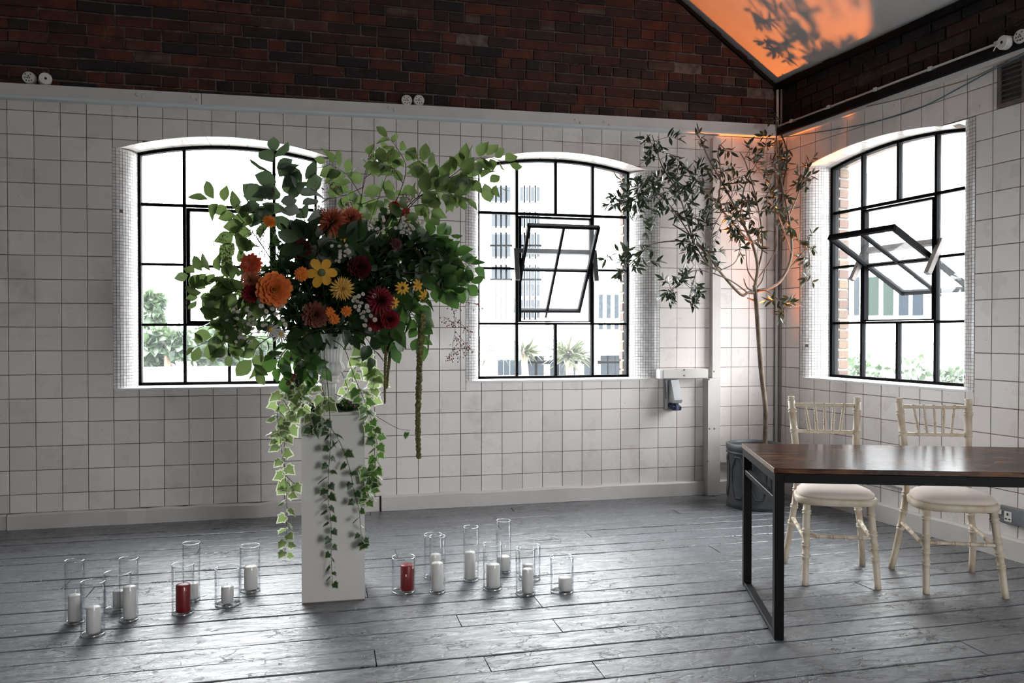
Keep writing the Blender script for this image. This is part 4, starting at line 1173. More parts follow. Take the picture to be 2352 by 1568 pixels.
def make_chair(label, feet):
    fl, fr, bl, br = [Vector((*p[:2], 0)) for p in feet]
    cen = (fl+fr+bl+br)/4; xd = ((fr-fl)+(br-bl)).normalized()
    M = Matrix((xd, Vector((-xd.y, xd.x, 0)), Vector((0, 0, 1)))).transposed().to_4x4(); M.translation = cen
    ch = empty('banquet_chair', mat=M); tag(ch, label, 'chair', 'limewashed chairs behind the table')
    I = M.inverted(); fl, fr, bl, br = [I @ p for p in (fl, fr, bl, br)]
    SH = .400
    seat_f, seat_b = fl.y+.035, bl.y-.055
    for p, sx_ in ((fl, -1), (fr, 1)):
        turned([p, Vector((sx_*.150, seat_f+.015, SH-.005))], (.0155, .0185), (.36, .50, .66, .90)).build('leg', CHAIRW, ch, True)
    posts = []
    for p, sx_ in ((bl, -1), (br, 1)):
        pts = [p, Vector((sx_*.176, bl.y-.038, .22)), Vector((sx_*.150, seat_b+.012, .42)), Vector((sx_*.152, seat_b+.022, .60)), Vector((sx_*.168, seat_b+.065, .86)), Vector((sx_*.170, seat_b+.070, .885))]
        posts.append(pts)
        turned(pts, (.0155, .0185), (.26, .36, .46, .69, .81, .93)).build('back_post', CHAIRW, ch, True)
        mb = MB(); mb.lathe([(.017, 0), (.021, .004), (.014, .010), (.019, .018), (.0165, .024), (0, .026)], 14, Matrix.Translation(pts[-1]-Vector((0, 0, .003)))); mb.build('finial', CHAIRW, ch, True)
    # seat frame: rounded trapezoid
    def outline(grow=0, n=40):
        out = []
        for i in range(n):
            a = 2*PI*i/n; c, s_ = math.cos(a), math.sin(a)
            ex = .62; x = math.copysign(abs(c)**ex, c); y = math.copysign(abs(s_)**ex, s_)
            yy = y*.5+.5; hw = .208+(.172-.208)*yy
            out.append((x*(hw+grow), (seat_f-.028-grow)+((seat_b-.004+grow)-(seat_f-.028-grow))*yy))
        return out
    def slab(rings_, name, mat, smooth=True):
        mb = MB(); n = 40; vs = []
        for g, z in rings_: vs += [(x, y, z) for x, y in outline(g)]
        fs = [(k*n+i, k*n+(i+1) % n, (k+1)*n+(i+1) % n, (k+1)*n+i) for k in range(len(rings_)-1) for i in range(n)]
        fs += [tuple(range(n-1, -1, -1)), tuple(range((len(rings_)-1)*n, len(rings_)*n))]
        mb.add(vs, fs); return mb.build(name, mat, ch, smooth)
    slab([(-.01, SH-.008), (0, SH-.004), (.002, SH+.022), (-.004, SH+.028)], 'seat_frame', CHAIRW)
    slab([(-.020, SH+.027), (-.010, SH+.034), (-.012, SH+.046), (-.028, SH+.060), (-.060, SH+.071), (-.11, SH+.077), (-.16, SH+.079)], 'cushion', FABRIC)
    # stretchers
    def mid(a, b, f): return a.lerp(b, f)
    tL, tR = Vector((-.150, seat_f+.015, SH)), Vector((.150, seat_f+.015, SH))
    a, b = mid(fl, tL, .60), mid(fr, tR, .60); turned([a, b], .0095, (.18, .39, .60, .82), 8).build('stretcher', CHAIRW, ch, True)
    for f0_, t0, post in ((fl, tL, posts[0]), (fr, tR, posts[1])):
        a = mid(f0_, t0, .54); b = mid(post[0], post[2], .62); turned([a, b], .0098, (.2, .42, .62, .82), 8).build('stretcher', CHAIRW, ch, True)
    a, b = mid(posts[0][1], posts[0][2], .9), mid(posts[1][1], posts[1][2], .9); turned([a, b], .009, (.3, .7), 8).build('stretcher', CHAIRW, ch, True)
    # back rails and spindles
    def pp(post, z):
        P = smooth_path(post, 12)
        for u, v in zip(P, P[1:]):
            if v.z >= z >= u.z: return u.lerp(v, (z-u.z)/max(1e-6, v.z-u.z))
        return P[-1]
    rails = {}
    for z in (.862, .720, .628):
        a, b = pp(posts[0], z), pp(posts[1], z); rails[z] = (a, b)
        turned([a, b], .0095, (.2, .36, .5, .64, .8) if z < .65 else (), 8).build('back_rail', CHAIRW, ch, True)
    for k in range(5):
        f1, f2 = .20+.150*k, .26+.12*k
        a, b = rails[.862][0].lerp(rails[.862][1], f1), rails[.720][0].lerp(rails[.720][1], f2)
        turned([a+Vector((0, 0, .012)), b-Vector((0, 0, .012))], (.0062, .0075), (.06, .33, .62, .93), 8).build('spindle', CHAIRW, ch, True)
    return ch
make_chair('limewashed banquet chair with cream seat pad, nearer the potted tree', [atz(1849, 1343), atz(2017, 1353), atz(1801, 1291), atz(1981, 1299)])
make_chair('limewashed banquet chair with cream seat pad, nearer the wall socket', [atz(2127, 1363), atz(2310, 1374), atz(2047, 1305), atz(2232, 1313)])

# ---- planter and olive tree
PC = Vector((-.462, -.475, 0)); PR = .203
pot = thing('planter', 'round dark grey embossed planter in the corner behind the table', 'planter', PC)
MB().lathe([(0, 0), (PR*.985, 0), (PR, .012), (PR, .035), (PR*.965, .045), (PR*.955, .25), (PR*.95, .40), (PR*1.0, .415), (PR*1.01, .45), (PR*.93, .455), (PR*.91, .43), (PR*.90, .40), (0, .395)], 40).build('body', LEAD, pot, True)
MB().lathe([(PR*.962, .385), (PR*1.0, .388), (PR*1.0, .398), (PR*.962, .402)], 40).build('band', LEAD, pot, True)
for k in range(8):
    a0 = 2*PI*(k+.12)/8; a1 = 2*PI*(k+.88)/8; z0_, z1_ = .075, .365; am = (a0+a1)/2; zm = (z0_+z1_)/2
    hexa = [(a0+(a1-a0)*.28, z0_), (a1-(a1-a0)*.28, z0_), (a1, zm-.06), (a1, zm+.06), (a1-(a1-a0)*.28, z1_), (a0+(a1-a0)*.28, z1_), (a0, zm+.06), (a0, zm-.06)]
    pts = []
    for i in range(8):
        p0, p1 = hexa[i], hexa[(i+1) % 8]
        for j in range(3):
            f = j/3; a = p0[0]+(p1[0]-p0[0])*f; z = p0[1]+(p1[1]-p0[1])*f; pts.append((PR*.960*math.cos(a), PR*.960*math.sin(a), z))
    pts.append(pts[0]); MB().tube(pts, .0065, 5, False).build('panel_moulding', LEAD, pot, True)
mb = MB(); mb.lathe([(PR*.90, .396), (PR*.6, .412), (PR*.2, .418), (0, .418)], 24)
so2 = mb.build('soil', SOIL, pot, True)

tree = thing('olive_tree', 'slim potted olive tree with wispy crown in the room corner', 'tree', PC + Vector((0, 0, .41)))
TO = PC + Vector((0, 0, .41))
def tp(px_, py_, Y): return aty(px_, py_, Y)
def clampv(v):
    v = Vector(v)
    if v.y > -.05: v.y = -.05
    o = v.dot(NR)
    if o < .045: v += NR*(.045-o)
    return v
base = tp(1757, 1012, -.46)
TRK = [base-Vector((0, 0, .06)), base, tp(1758, 940, -.46), tp(1748, 850, -.46), tp(1742, 770, -.46), tp(1737, 700, -.455), tp(1733, 655, -.45)]
BRN = {  # (px, py, y) polylines and base radius
 'a': ([(1735, 672, -.45), (1718, 672, -.46), (1700, 675, -.47), (1652, 622, -.50), (1628, 588, -.52), (1590, 545, -.56), (1545, 515, -.60)], .0125),
 'b': ([(1734, 660, -.45), (1740, 612, -.45), (1728, 560, -.45), (1700, 500, -.44), (1670, 440, -.42), (1630, 370, -.38), (1610, 320, -.34)], .0125),
 'c': ([(1738, 668, -.45), (1765, 662, -.44), (1795, 642, -.43), (1818, 585, -.42), (1812, 500, -.38), (1795, 420, -.33), (1785, 340, -.28), (1782, 268, -.25)], .0125),
 'd': ([(1740, 625, -.45), (1752, 560, -.46), (1740, 470, -.48), (1715, 380, -.48), (1700, 350, -.48)], .007),
 'e': ([(1628, 588, -.52), (1585, 555, -.54), (1500, 560, -.60), (1465, 590, -.64), (1438, 615, -.66)], .0055),
 'f': ([(1652, 622, -.50), (1620, 600, -.55), (1560, 500, -.62), (1500, 440, -.66), (1420, 470, -.70), (1385, 468, -.72)], .006),
 'g': ([(1718, 672, -.46), (1670, 640, -.52), (1600, 620, -.6), (1560, 650, -.64), (1540, 670, -.66)], .0045),
 'h': ([(1795, 642, -.43), (1835, 590, -.40), (1865, 575, -.42), (1862, 630, -.44)], .0045),
 'i': ([(1812, 500, -.38), (1835, 440, -.36), (1865, 405, -.36), (1890, 420, -.38)], .0045),
 'j': ([(1590, 545, -.56), (1560, 450, -.60), (1520, 380, -.62), (1498, 310, -.62)], .0055),
 'k': ([(1738, 668, -.45), (1760, 668, -.5), (1790, 690, -.54), (1800, 710, -.56)], .0035),
 'l': ([(1728, 560, -.45), (1690, 520, -.5), (1640, 460, -.55), (1590, 410, -.58), (1560, 400, -.6)], .006),
 'm': ([(1700, 500, -.44), (1710, 430, -.4), (1740, 370, -.36), (1760, 330, -.34)], .005),
 'n': ([(1818, 585, -.42), (1790, 500, -.46), (1760, 450, -.5)], .005),
 'o': ([(1600, 620, -.6), (1585, 680, -.62), (1590, 715, -.62)], .0035),
 'q': ([(1735, 672, -.45), (1716, 660, -.46), (1708, 640, -.46)], .006), 'r': ([(1737, 662, -.45), (1750, 645, -.45), (1757, 618, -.46)], .006), 's': ([(1736, 650, -.45), (1722, 630, -.45), (1716, 612, -.45), (1712, 560, -.44)], .005), 't': ([(1733, 690, -.45), (1722, 686, -.46), (1716, 684, -.465)], .007), 'u': ([(1740, 640, -.45), (1768, 600, -.43), (1785, 560, -.42), (1778, 500, -.4)], .004), 'v': ([(1652, 622, -.5), (1690, 600, -.47), (1700, 550, -.46), (1690, 480, -.46)], .003), 'w': ([(1628, 588, -.52), (1640, 520, -.5), (1690, 440, -.5)], .0035),
 'p': ([(1650, 480, -.42), (1655, 400, -.4), (1650, 345, -.38), (1668, 320, -.36)], .004),
}
mb = MB(); mb.tube([p-TO for p in smooth_path(TRK, 5)], [.0185-.0035*i/30 for i in range(len(smooth_path(TRK, 5)))], 9); mb.build('trunk', BARK, tree, True)
BP = {}
for k_, (pl, r_) in BRN.items():
    P = [clampv(tp(*q)) for q in pl]; P = smooth_path(P, 5); BP[k_] = P
    mb = MB(); mb.tube([p-TO for p in P], [r_*(1-.75*i/len(P))+.001 for i in range(len(P))], 6); mb.build('branch', BARK, tree, True)
CL = [ # px, py, y, spread px, leaves
 (1502, 322, -.62, 22, 18), (1520, 365, -.62, 22, 18), (1495, 345, -.62, 18, 10), (1400, 468, -.70, 18, 13), (1425, 455, -.69, 22, 16), (1460, 430, -.67, 28, 26), (1475, 470, -.66, 28, 22), (1500, 420, -.65, 28, 28), (1510, 480, -.63, 28, 26),
 (1540, 395, -.62, 26, 26), (1545, 440, -.61, 30, 28), (1560, 500, -.60, 30, 28), (1585, 380, -.58, 26, 22), (1600, 430, -.57, 30, 28), (1610, 490, -.55, 30, 24), (1590, 545, -.58, 28, 24), (1575, 575, -.58, 24, 18), (1605, 590, -.57, 20, 12),
 (1640, 400, -.52, 24, 20), (1650, 450, -.5, 30, 26), (1660, 500, -.5, 28, 22), (1610, 320, -.34, 14, 8), (1655, 335, -.36, 16, 10), (1650, 375, -.4, 18, 10), (1690, 405, -.48, 24, 16), (1690, 470, -.47, 28, 22), (1700, 520, -.48, 28, 22), (1690, 550, -.5, 24, 16), (1720, 545, -.46, 24, 16), (1735, 490, -.46, 26, 20),
 (1720, 360, -.48, 22, 14), (1750, 335, -.34, 20, 12), (1755, 400, -.38, 26, 20), (1780, 275, -.25, 12, 9), (1783, 340, -.27, 18, 10), (1790, 400, -.32, 24, 20), (1800, 450, -.35, 26, 20), (1810, 520, -.4, 24, 16), (1790, 500, -.45, 22, 14), (1830, 400, -.36, 18, 9), (1865, 405, -.36, 18, 14), (1885, 425, -.38, 16, 10),
 (1845, 560, -.41, 18, 9), (1872, 575, -.42, 18, 14), (1868, 605, -.43, 16, 12), (1858, 640, -.44, 14, 9), (1470, 575, -.63, 22, 20), (1435, 605, -.66, 22, 20), (1420, 632, -.66, 12, 8), (1455, 600, -.64, 20, 12), (1560, 640, -.64, 24, 20), (1540, 665, -.66, 22, 18), (1590, 660, -.62, 16, 10), (1588, 705, -.62, 16, 12), (1545, 690, -.65, 14, 8),
 (1630, 590, -.53, 16, 8), (1645, 610, -.5, 14, 7), (1785, 690, -.54, 20, 14), (1800, 708, -.56, 18, 13), (1825, 685, -.5, 14, 5), (1760, 450, -.49, 24, 18), (1740, 530, -.46, 20, 12)]
allP = [p for P in BP.values() for p in P]
oleaf = []; tw = MB()
for (cx, cy2, Y, sp_, nl) in CL:
    c0 = clampv(tp(cx, cy2, Y)); near = min(allP, key=lambda p: (p-c0).length)
    scale = (c0-CAM).dot(FWD)/FPX
    nl = int(nl*1.9); ntw = max(3, nl//7)
    for t_ in range(ntw):
        tip = clampv(c0 + Vector((R.gauss(0, .85)*sp_*scale, R.gauss(0, .9)*sp_*scale, R.gauss(0, .8)*sp_*scale)))
        st = near.lerp(c0, R.uniform(0, .55))
        mid_ = st.lerp(tip, .5) + rv(.018) + Vector((0, 0, .012)); P = smooth_path([near if t_ == 0 else st, mid_, tip], 4)
        tw.tube([p-TO for p in P], [.0019-.0010*i/len(P) for i in range(len(P))], 4, False)
        k = nl//ntw
        for i in range(k):
            f = .38+.62*(i+1)/k; ii = min(len(P)-2, int(f*(len(P)-1))); p = P[ii].lerp(P[ii+1], f*(len(P)-1)-ii) if f < 1 else P[-1]
            ax = (P[ii+1]-P[ii]).normalized(); side = ax.cross(rv().normalized())
            if side.length < .05: continue
            d = (ax*R.uniform(.2, .9) + side.normalized()*R.uniform(.6, 1.1) + Vector((0, 0, R.uniform(-.35, .25)))).normalized()
            L_ = R.uniform(.048, .080)
            oleaf.append((clampv(p), d, rv()+Vector((0, -.2, .9)), L_))
        oleaf.append((P[-1], (P[-1]-P[-2]).normalized(), rv(), R.uniform(.05, .075)))
tw.build('twig', TWIG, tree, True)['kind'] = 'stuff'
oleaf = [l for l in oleaf if clampv(l[0]+l[1]*l[3]) == l[0]+l[1]*l[3]]
oleaf.sort(key=lambda l: -l[3]/((l[0]-CAM).length))
s = Scatter()
for i, (p, d, nrm, L_) in enumerate(oleaf):
    M = frame(p-TO, d, nrm, L_*1.15, L_, L_)
    if i < 298: inst('leaf', OL[i % 2], tree, M)
    else: s.put(OL[i % 2], M)
s.build('leaf', OLIVE, tree)

# ---- candles in glass cylinders: left px, right px, top-rim py, bottom py, candle (l, r, top, bottom, red)
VA = [(148.5, 195, 1286.5, 1438, 156, 188.5, 1364, 1432, 0, 'tall clear cylinder vase farthest left in the left cluster'),
 (183, 244, 1335, 1467.6, 198, 232, 1391, 1460, 0, 'medium clear cylinder vase nearest the camera in the left cluster'),
 (240, 301.5, 1314.5, 1410, 259, 288, 1354, 1400, 0, 'short wide clear vase behind the two tall ones at left'),
 (273.5, 319, 1281, 1432, 283, 314, 1344, 1424, 0, 'tall clear cylinder vase in front of the short wide one at left'),
 (394, 447, 1296, 1418, 403.6, 438, 1339, 1414, 1, 'medium clear cylinder vase holding the left red candle'),
 (420, 459.7, 1247.7, 1386, 429, 456, 1337, 1382, 0, 'tall clear cylinder vase behind the left red candle'),
 (492, 553.6, 1305, 1398.7, 508, 537, 1344, 1390, 0, 'short wide clear vase midway between left red candle and plinth'),
 (551, 598, 1252.6, 1365, 561, 592, 1298, 1360, 0, 'medium clear cylinder vase closest to the left of the plinth'),
 (898.5, 955, 1279, 1369, 921, 953, 1294, 1362, 1, 'short wide clear vase holding the right red candle'),
 (974.5, 1016, 1228, 1333.7, 989, 1012, 1270, 1328, 0, 'medium clear vase half hidden behind a tall one, right of plinth'),
 (985.7, 1023.5, 1232, 1367, 991, 1018, 1290, 1361, 0, 'tall clear vase overlapping the medium one, right of the red candle'),
 (1064, 1100, 1210.5, 1339, 1067, 1092, 1265, 1333, 0, 'tall clear vase standing alone in the middle of the right cluster'),
 (1108, 1155, 1251, 1361, 1117, 1148.5, 1293, 1356, 0, 'medium clear vase in front of the rearmost tall vase'),
 (1139.5, 1174, 1195, 1319.6, 1141, 1172, 1275, 1313, 0, 'tall clear vase rearmost of the right cluster'),
 (1183.7, 1230, 1257.6, 1373, 1199, 1225, 1304, 1364, 0, 'medium clear vase in front of the short wide one at right'),
 (1190.6, 1241, 1254, 1338, 1200, 1224.5, 1293, 1331, 0, 'short wide clear vase behind a medium one at right'),
 (1262.5, 1319, 1279.6, 1369, 1283, 1314, 1323.5, 1364, 0, 'short wide clear vase farthest right on the floor')]
SZ = {}
vase_top = {}
for (l, r_, tpy, bpy_, cl, crr, ctp, cbt, red, lab) in VA:
    cx = (l+r_)/2; Pf = atz(cx, bpy_-2); dep = (Pf-CAM).dot(FWD); rad = (r_-l)/2*dep/FPX*math.cos(math.atan((cx-1176)/FPX))
    h = Vector((Pf.x-CAM.x, Pf.y-CAM.y, 0)).normalized(); c = Vector((Pf.x, Pf.y, 0)) + h*rad
    H = min((.168, .22, .27), key=lambda q: abs(q-(.168 if rad > .052 else (.22 if rad > .0425 else .27))))
    rad = {.168: .0565, .22: .0472, .27: .039}[H]
    v = thing('glass_vase', lab, 'vase', c, 'glass cylinders on the floor')
    if H not in SZ:
        wl_ = .0024
        body = MB().lathe([(0, .0005), (rad-.004, .0005), (rad, .004), (rad, H-.002), (rad-wl_, H-.002), (rad-wl_, .011), (0, .010)], 40).mesh('vase_body', VGLASS, True)
        rim = MB(); pts = [((rad-wl_/2)*math.cos(2*PI*i/48), (rad-wl_/2)*math.sin(2*PI*i/48), H) for i in range(49)]; rim.tube(pts, .0019, 6, False)
        bs = MB(); pts = [((rad-.004)*math.cos(2*PI*i/48), (rad-.004)*math.sin(2*PI*i/48), .0045) for i in range(49)]; bs.tube(pts, .0036, 8, False)
        SZ[H] = (body, rim.mesh('vase_rim', VRIM, True), bs.mesh('vase_base', VRIM, True))
    inst('body', SZ[H][0], v, MI); inst('rim', SZ[H][1], v, MI); inst('base', SZ[H][2], v, MI)
    # candle
    cc = (cl+crr)/2; zc = (c-CAM).dot(FWD); crad = (crr-cl)/2*zc/FPX*math.cos(math.atan((cx-1176)/FPX))
    dx = (cc-cx)*zc/FPX; off = RGT*dx*.95; lim = rad-.004-crad
    if off.length > lim: off = off.normalized()*max(lim, 0)
    cpos = c + off + Vector((0, 0, .0112))
    # height from the visible top of the candle
    lo, hi = .02, .3
    for _ in range(40):
        mz = (lo+hi)/2; d = Vector((cpos.x, cpos.y, mz))-CAM; py_ = 784-FPX*d.dot(UPV)/d.dot(FWD)
        if py_ > ctp+1: lo = mz
        else: hi = mz
    ch_ = lo-.0112
    lab2 = lab.replace('clear ', '').replace('cylinder ', '')
    if red: lab2 = 'red pillar candle in the %s vase, %s of the plinth' % (('medium', 'left') if cx < 700 else ('short wide', 'right'))
    else: lab2 = 'white pillar candle inside the ' + ' '.join(lab2.split())
    cd_ = thing('pillar_candle', ' '.join(lab2.split()[:16]), 'candle', cpos, 'pillar candles in the vases')
    MB().lathe([(0, 0), (crad-.002, 0), (crad, .002), (crad, ch_-.006), (crad-.0015, ch_-.003), (crad-.005, ch_-.001), (crad*.4, ch_+.001), (0, ch_+.0018)], 28).build('wax', WAXR if red else WAXW, cd_, True)
    ln = R.uniform(.006, .016)
    MB().tube([(0, 0, ch_), (.0006, 0, ch_+ln*.6), (R.uniform(-.004, .004), .001, ch_+ln)], .0009, 5).build('wick', WICK if not red else WAXR, cd_, True)

# ---- plinth and urn
pl0, pr0 = atz(693, 1387), atz(838, 1377); pw = (pr0-pl0).length; PLH = .882
pdir = (pr0-pl0).normalized(); pang = math.atan2(pdir.y, pdir.x)
pcen = (pl0+pr0)/2 + Vector((-pdir.y, pdir.x, 0))*pw/2
plinth = empty('plinth', mat=Matrix.Translation(pcen) @ Matrix.Rotation(pang, 4, 'Z')); tag(plinth, 'tall square white plinth carrying the urn of flowers', 'plinth')
hw = pw/2
MB().box(-hw, hw, -hw, hw, .004, PLH-.013, None, .0015).build('body', PLINTH, plinth)
MB().box(-hw, hw, -hw, hw, PLH-.012, PLH, None, .001).build('top_board', PLINTH, plinth)
MB().box(-hw+.002, hw-.002, -hw+.001, hw-.002, 0, .0035).build('base_edge', simple('raw_base_edge', (.25, .19, .15), .8), plinth)
UY = pcen.y
uc = aty(756, 905, UY); UC = Vector((uc.x, UY, PLH+.0005)); 
urn = thing('urn', 'white fluted classical urn on the plinth', 'urn', UC)
MB().box(-.062, .062, -.062, .062, 0, .018, None, .003).build('foot_plate', PLASTER, urn)
flut = lambda amp, nn: (lambda a, i, z: 1 - amp*(.5+.5*math.cos(a*nn))**3)
MB().lathe([(0, .018), (.056, .018), (.058, .026), (.050, .034), (.042, .042), (.040, .052)], 32).build('stem_base', PLASTER, urn, True)
MB().lathe([(.037, .046), (.0365, .07), (.0355, .10), (.0355, .128)], 64, None, flut(.14, 14)).build('stem', PLASTER, urn, True)
MB().lathe([(.036, .126), (.046, .130), (.047, .142), (.041, .147), (.046, .152), (.047, .162), (.04, .166)], 40).build('collar', PLASTER, urn, True)
MB().lathe([(.03, .164), (.05, .170), (.068, .184), (.075, .200), (.070, .218), (.060, .230)], 96, None, flut(.16, 16)).build('lower_bowl', PLASTER, urn, True)
MB().lathe([(.058, .226), (.060, .25), (.066, .29), (.082, .33), (.106, .352), (.112, .358), (.110, .366), (.098, .362), (.075, .335), (.058, .29), (.0, .27)], 96, None, flut(.07, 24)).build('bowl', PLASTER, urn, True)

# moss round the urn foot
s = Scatter()
for k in range(520):
    a = R.uniform(0, 2*PI); rr_ = R.uniform(.05, .125)*(1 if math.sin(a) < .4 else .8); p = Vector((rr_*math.cos(a)*1.1+.02, rr_*math.sin(a), R.uniform(.0, .035)*(1.3-rr_*7)))
    p.z = max(.003, p.z); d = rv()+Vector((0, 0, .6)); d.z = abs(d.z)
    p.x = max(-hw*.92, min(hw*.92, p.x+UC.x-pcen.x))-(UC.x-pcen.x)
    s.put(BL[k % 3], frame(p, d, rv(), .03, .022, .02))
moss = s.build('moss', BEECHD, None); moss.location = UC; tag(moss, 'dark green moss and leaves tucked round the urn foot', 'moss', kind='stuff')
# ================================================================== FLOWER ARRANGEMENT
ROOT = UC + Vector((0, 0, .345))
GB = 'leafy branches of the arrangement'
def Pp(q): return aty(q[0], q[1], q[2])
def leaf_fan(parent, o, P, n, size, meshes, mat, start, out, hang=0.0, face=.75, pscale=1.0, sidej=.5):
    tot = len(P)-1
    for i in range(n):
        f = start + (1-start)*(i+.6)/n; ii = min(tot-1, int(f*tot)); p = P[ii].lerp(P[ii+1], min(1, f*tot-ii))
        ax = (P[ii+1]-P[ii]).normalized(); toc = (CAM-p).normalized()
        side = ax.cross(toc); side = side.normalized() if side.length > .05 else Vector((1, 0, 0))
        sg = 1 if i % 2 else -1
        d = (ax*R.uniform(.25, .8) + side*sg*R.uniform(.6, 1.0) + toc*R.uniform(-sidej, sidej) + Vector((0, 0, -hang))).normalized()
        if i == n-1: d = (ax + rv(.2) + Vector((0, 0, -hang*.6))).normalized()
        nrm = toc*face + rv(.75) + Vector((0, 0, .35))
        L_ = R.uniform(*size)*(1.18 if f < .85 else 1.0)
        pb = p + d*L_*.12
        out.append((pb, d, nrm, L_, mat, meshes[i % len(meshes)]))
def build_leaves(o, base, lst, cap=290):
    for (p, d, nrm, L_, mat, me) in lst[:cap]:
        inst('leaf', me, o, frame(p-base, d, nrm, L_, L_, L_), mat)
def branch(name, label, cat, paths, n, size, mat=None, meshes=None, start=.25, stem=TWIG, r=.0032, hang=0.0, root=True, group=GB, face=.75):
    """paths[0] is the main stem (rooted in the urn), the others are side shoots."""
    mat = mat or BEECH; meshes = meshes or BL
    o = thing(name, label, cat, ROOT if root else Pp(paths[0][0]), group); base = Vector(o.location)
    lst = []; mb = MB()
    for k, pl in enumerate(paths):
        P = [Pp(q) for q in pl]
        if k == 0 and root: P = [ROOT, ROOT.lerp(P[0], .55)+Vector((0, 0, .03))] + P
        P = smooth_path(P, 5); rr = r if k == 0 else r*.6
        mb.tube([p-base for p in P], [rr*(1-.7*i/len(P)) for i in range(len(P))], 6)
        nn = n[k] if hasattr(n, '__len__') else n
        st = (start if k else max(start, .45)) if root else start
        leaf_fan(o, o, P, nn, size, meshes, mat, st, lst, hang, face)
    mb.build('stem', stem, o, True); build_leaves(o, base, lst); return o
B = 'branch'
branch('beech_branch', 'dark-stemmed beech branch rising above the two coral dahlias', B, [[(800, 560, -1.75), (826, 480, -1.70), (836, 410, -1.70), (850, 352, -1.70)], [(830, 450, -1.70), (795, 400, -1.72), (748, 372, -1.74)], [(836, 410, -1.70), (868, 385, -1.68), (880, 350, -1.67)], [(828, 470, -1.70), (870, 455, -1.66), (905, 448, -1.64)], [(834, 430, -1.70), (800, 445, -1.75), (770, 455, -1.77)]], [8, 10, 8, 7, 7], (.050, .078))
branch('beech_branch', 'uppermost beech branch with small leaves, top centre of the arrangement', B, [[(860, 560, -1.78), (915, 450, -1.74), (932, 385, -1.72), (912, 340, -1.72), (890, 314, -1.72)], [(925, 420, -1.73), (900, 385, -1.74), (862, 378, -1.75)], [(932, 385, -1.72), (960, 370, -1.7), (985, 375, -1.69)]], [12, 8, 7], (.048, .075))
branch('beech_branch', 'longest beech branch reaching right to the edge of window 2', B, [[(890, 560, -1.82), (940, 470, -1.84), (1000, 430, -1.85), (1040, 402, -1.85), (1072, 378, -1.85), (1115, 360, -1.85), (1172, 378, -1.84)], [(1030, 408, -1.85), (1085, 408, -1.87), (1148, 430, -1.88)], [(960, 452, -1.85), (985, 400, -1.86), (960, 365, -1.86)], [(1000, 430, -1.85), (1040, 440, -1.88), (1068, 455, -1.9)]], [24, 9, 7, 7], (.055, .085))
branch('beech_branch', 'drooping beech spray under the long right branch', B, [[(885, 570, -1.86), (930, 490, -1.9), (975, 445, -1.92), (1010, 440, -1.92), (1050, 450, -1.93)], [(940, 475, -1.9), (975, 470, -1.93), (992, 490, -1.94)]], [18, 6], (.055, .082), hang=.35)
branch('viburnum_branch', 'tall upright spire of broad leaves in front of window 1', B, [[(705, 600, -1.78), (678, 510, -1.78), (648, 440, -1.78), (632, 395, -1.78), (629, 348, -1.78)], [(665, 480, -1.78), (690, 440, -1.76), (700, 415, -1.75)], [(660, 470, -1.79), (620, 465, -1.82), (600, 470, -1.83)]], [13, 6, 6], (.074, .108), leaf_mat('viburnum_leaf_hazed', (.022, .042, .024), (.055, .085, .05), (.12, .185, .085), .34))  # greyer leaf colour imitates the flare from the window behind
branch('beech_branch', 'pale beech branch reaching left across window 1, upper one', B, [[(650, 640, -1.80), (600, 560, -1.82), (560, 510, -1.83), (520, 470, -1.84), (478, 458, -1.85)], [(560, 510, -1.83), (540, 540, -1.84), (548, 575, -1.85)], [(590, 545, -1.82), (585, 500, -1.84), (572, 470, -1.85)]], [13, 6, 4], (.060, .090))
branch('snowberry_branch', 'leafy left branch beside the red zinnia, reaching furthest left', B, [[(640, 690, -1.82), (570, 650, -1.84), (520, 630, -1.86), (470, 625, -1.88), (432, 632, -1.9)], [(520, 630, -1.86), (480, 660, -1.88), (452, 690, -1.9)], [(560, 650, -1.84), (535, 685, -1.88), (500, 705, -1.9)]], [16, 9, 9], (.050, .078))
branch('beech_branch', 'dense dark branch at left below the snowberry leaves', B, [[(640, 720, -1.86), (580, 680, -1.9), (530, 670, -1.93), (490, 690, -1.94)], [(560, 680, -1.91), (525, 715, -1.93), (490, 735, -1.94)], [(585, 690, -1.9), (555, 730, -1.93), (520, 760, -1.94)], [(570, 690, -1.9), (545, 650, -1.9), (515, 640, -1.9)]], [13, 9, 9, 7], (.055, .085), hang=.2)
branch('beech_branch', 'lowest pale beech sprig hanging at left of window 1', B, [[(640, 760, -1.86), (560, 765, -1.9), (510, 765, -1.93), (475, 785, -1.95), (445, 798, -1.96)], [(510, 765, -1.93), (518, 790, -1.94), (524, 815, -1.95)], [(570, 765, -1.9), (545, 745, -1.92), (520, 740, -1.93)]], [10, 6, 5], (.050, .076), hang=.1)
branch('beech_branch', 'hanging leafy sprig with two large leaves above the sill of window 1', B, [[(650, 760, -1.92), (610, 780, -1.96), (588, 800, -1.98), (580, 830, -1.99), (590, 850, -1.99)], [(610, 780, -1.96), (570, 770, -1.98), (550, 755, -1.98)]], [9, 6], (.055, .085), hang=.5)
branch('rose_leaf_branch', 'dark glossy branch on the right side, upper one', B, [[(880, 590, -1.85), (950, 570, -1.86), (1000, 572, -1.87), (1050, 590, -1.88), (1088, 615, -1.88)], [(950, 570, -1.86), (990, 545, -1.86), (1035, 540, -1.86)], [(1000, 572, -1.87), (1030, 600, -1.9), (1060, 640, -1.91)], [(960, 572, -1.86), (980, 610, -1.92), (1000, 640, -1.93)]], [20, 9, 11, 10], (.055, .088), leaf_mat('deep_green_leaf', (.014, .042, .012), (.04, .09, .022), (.11, .24, .045), .38), hang=.15)
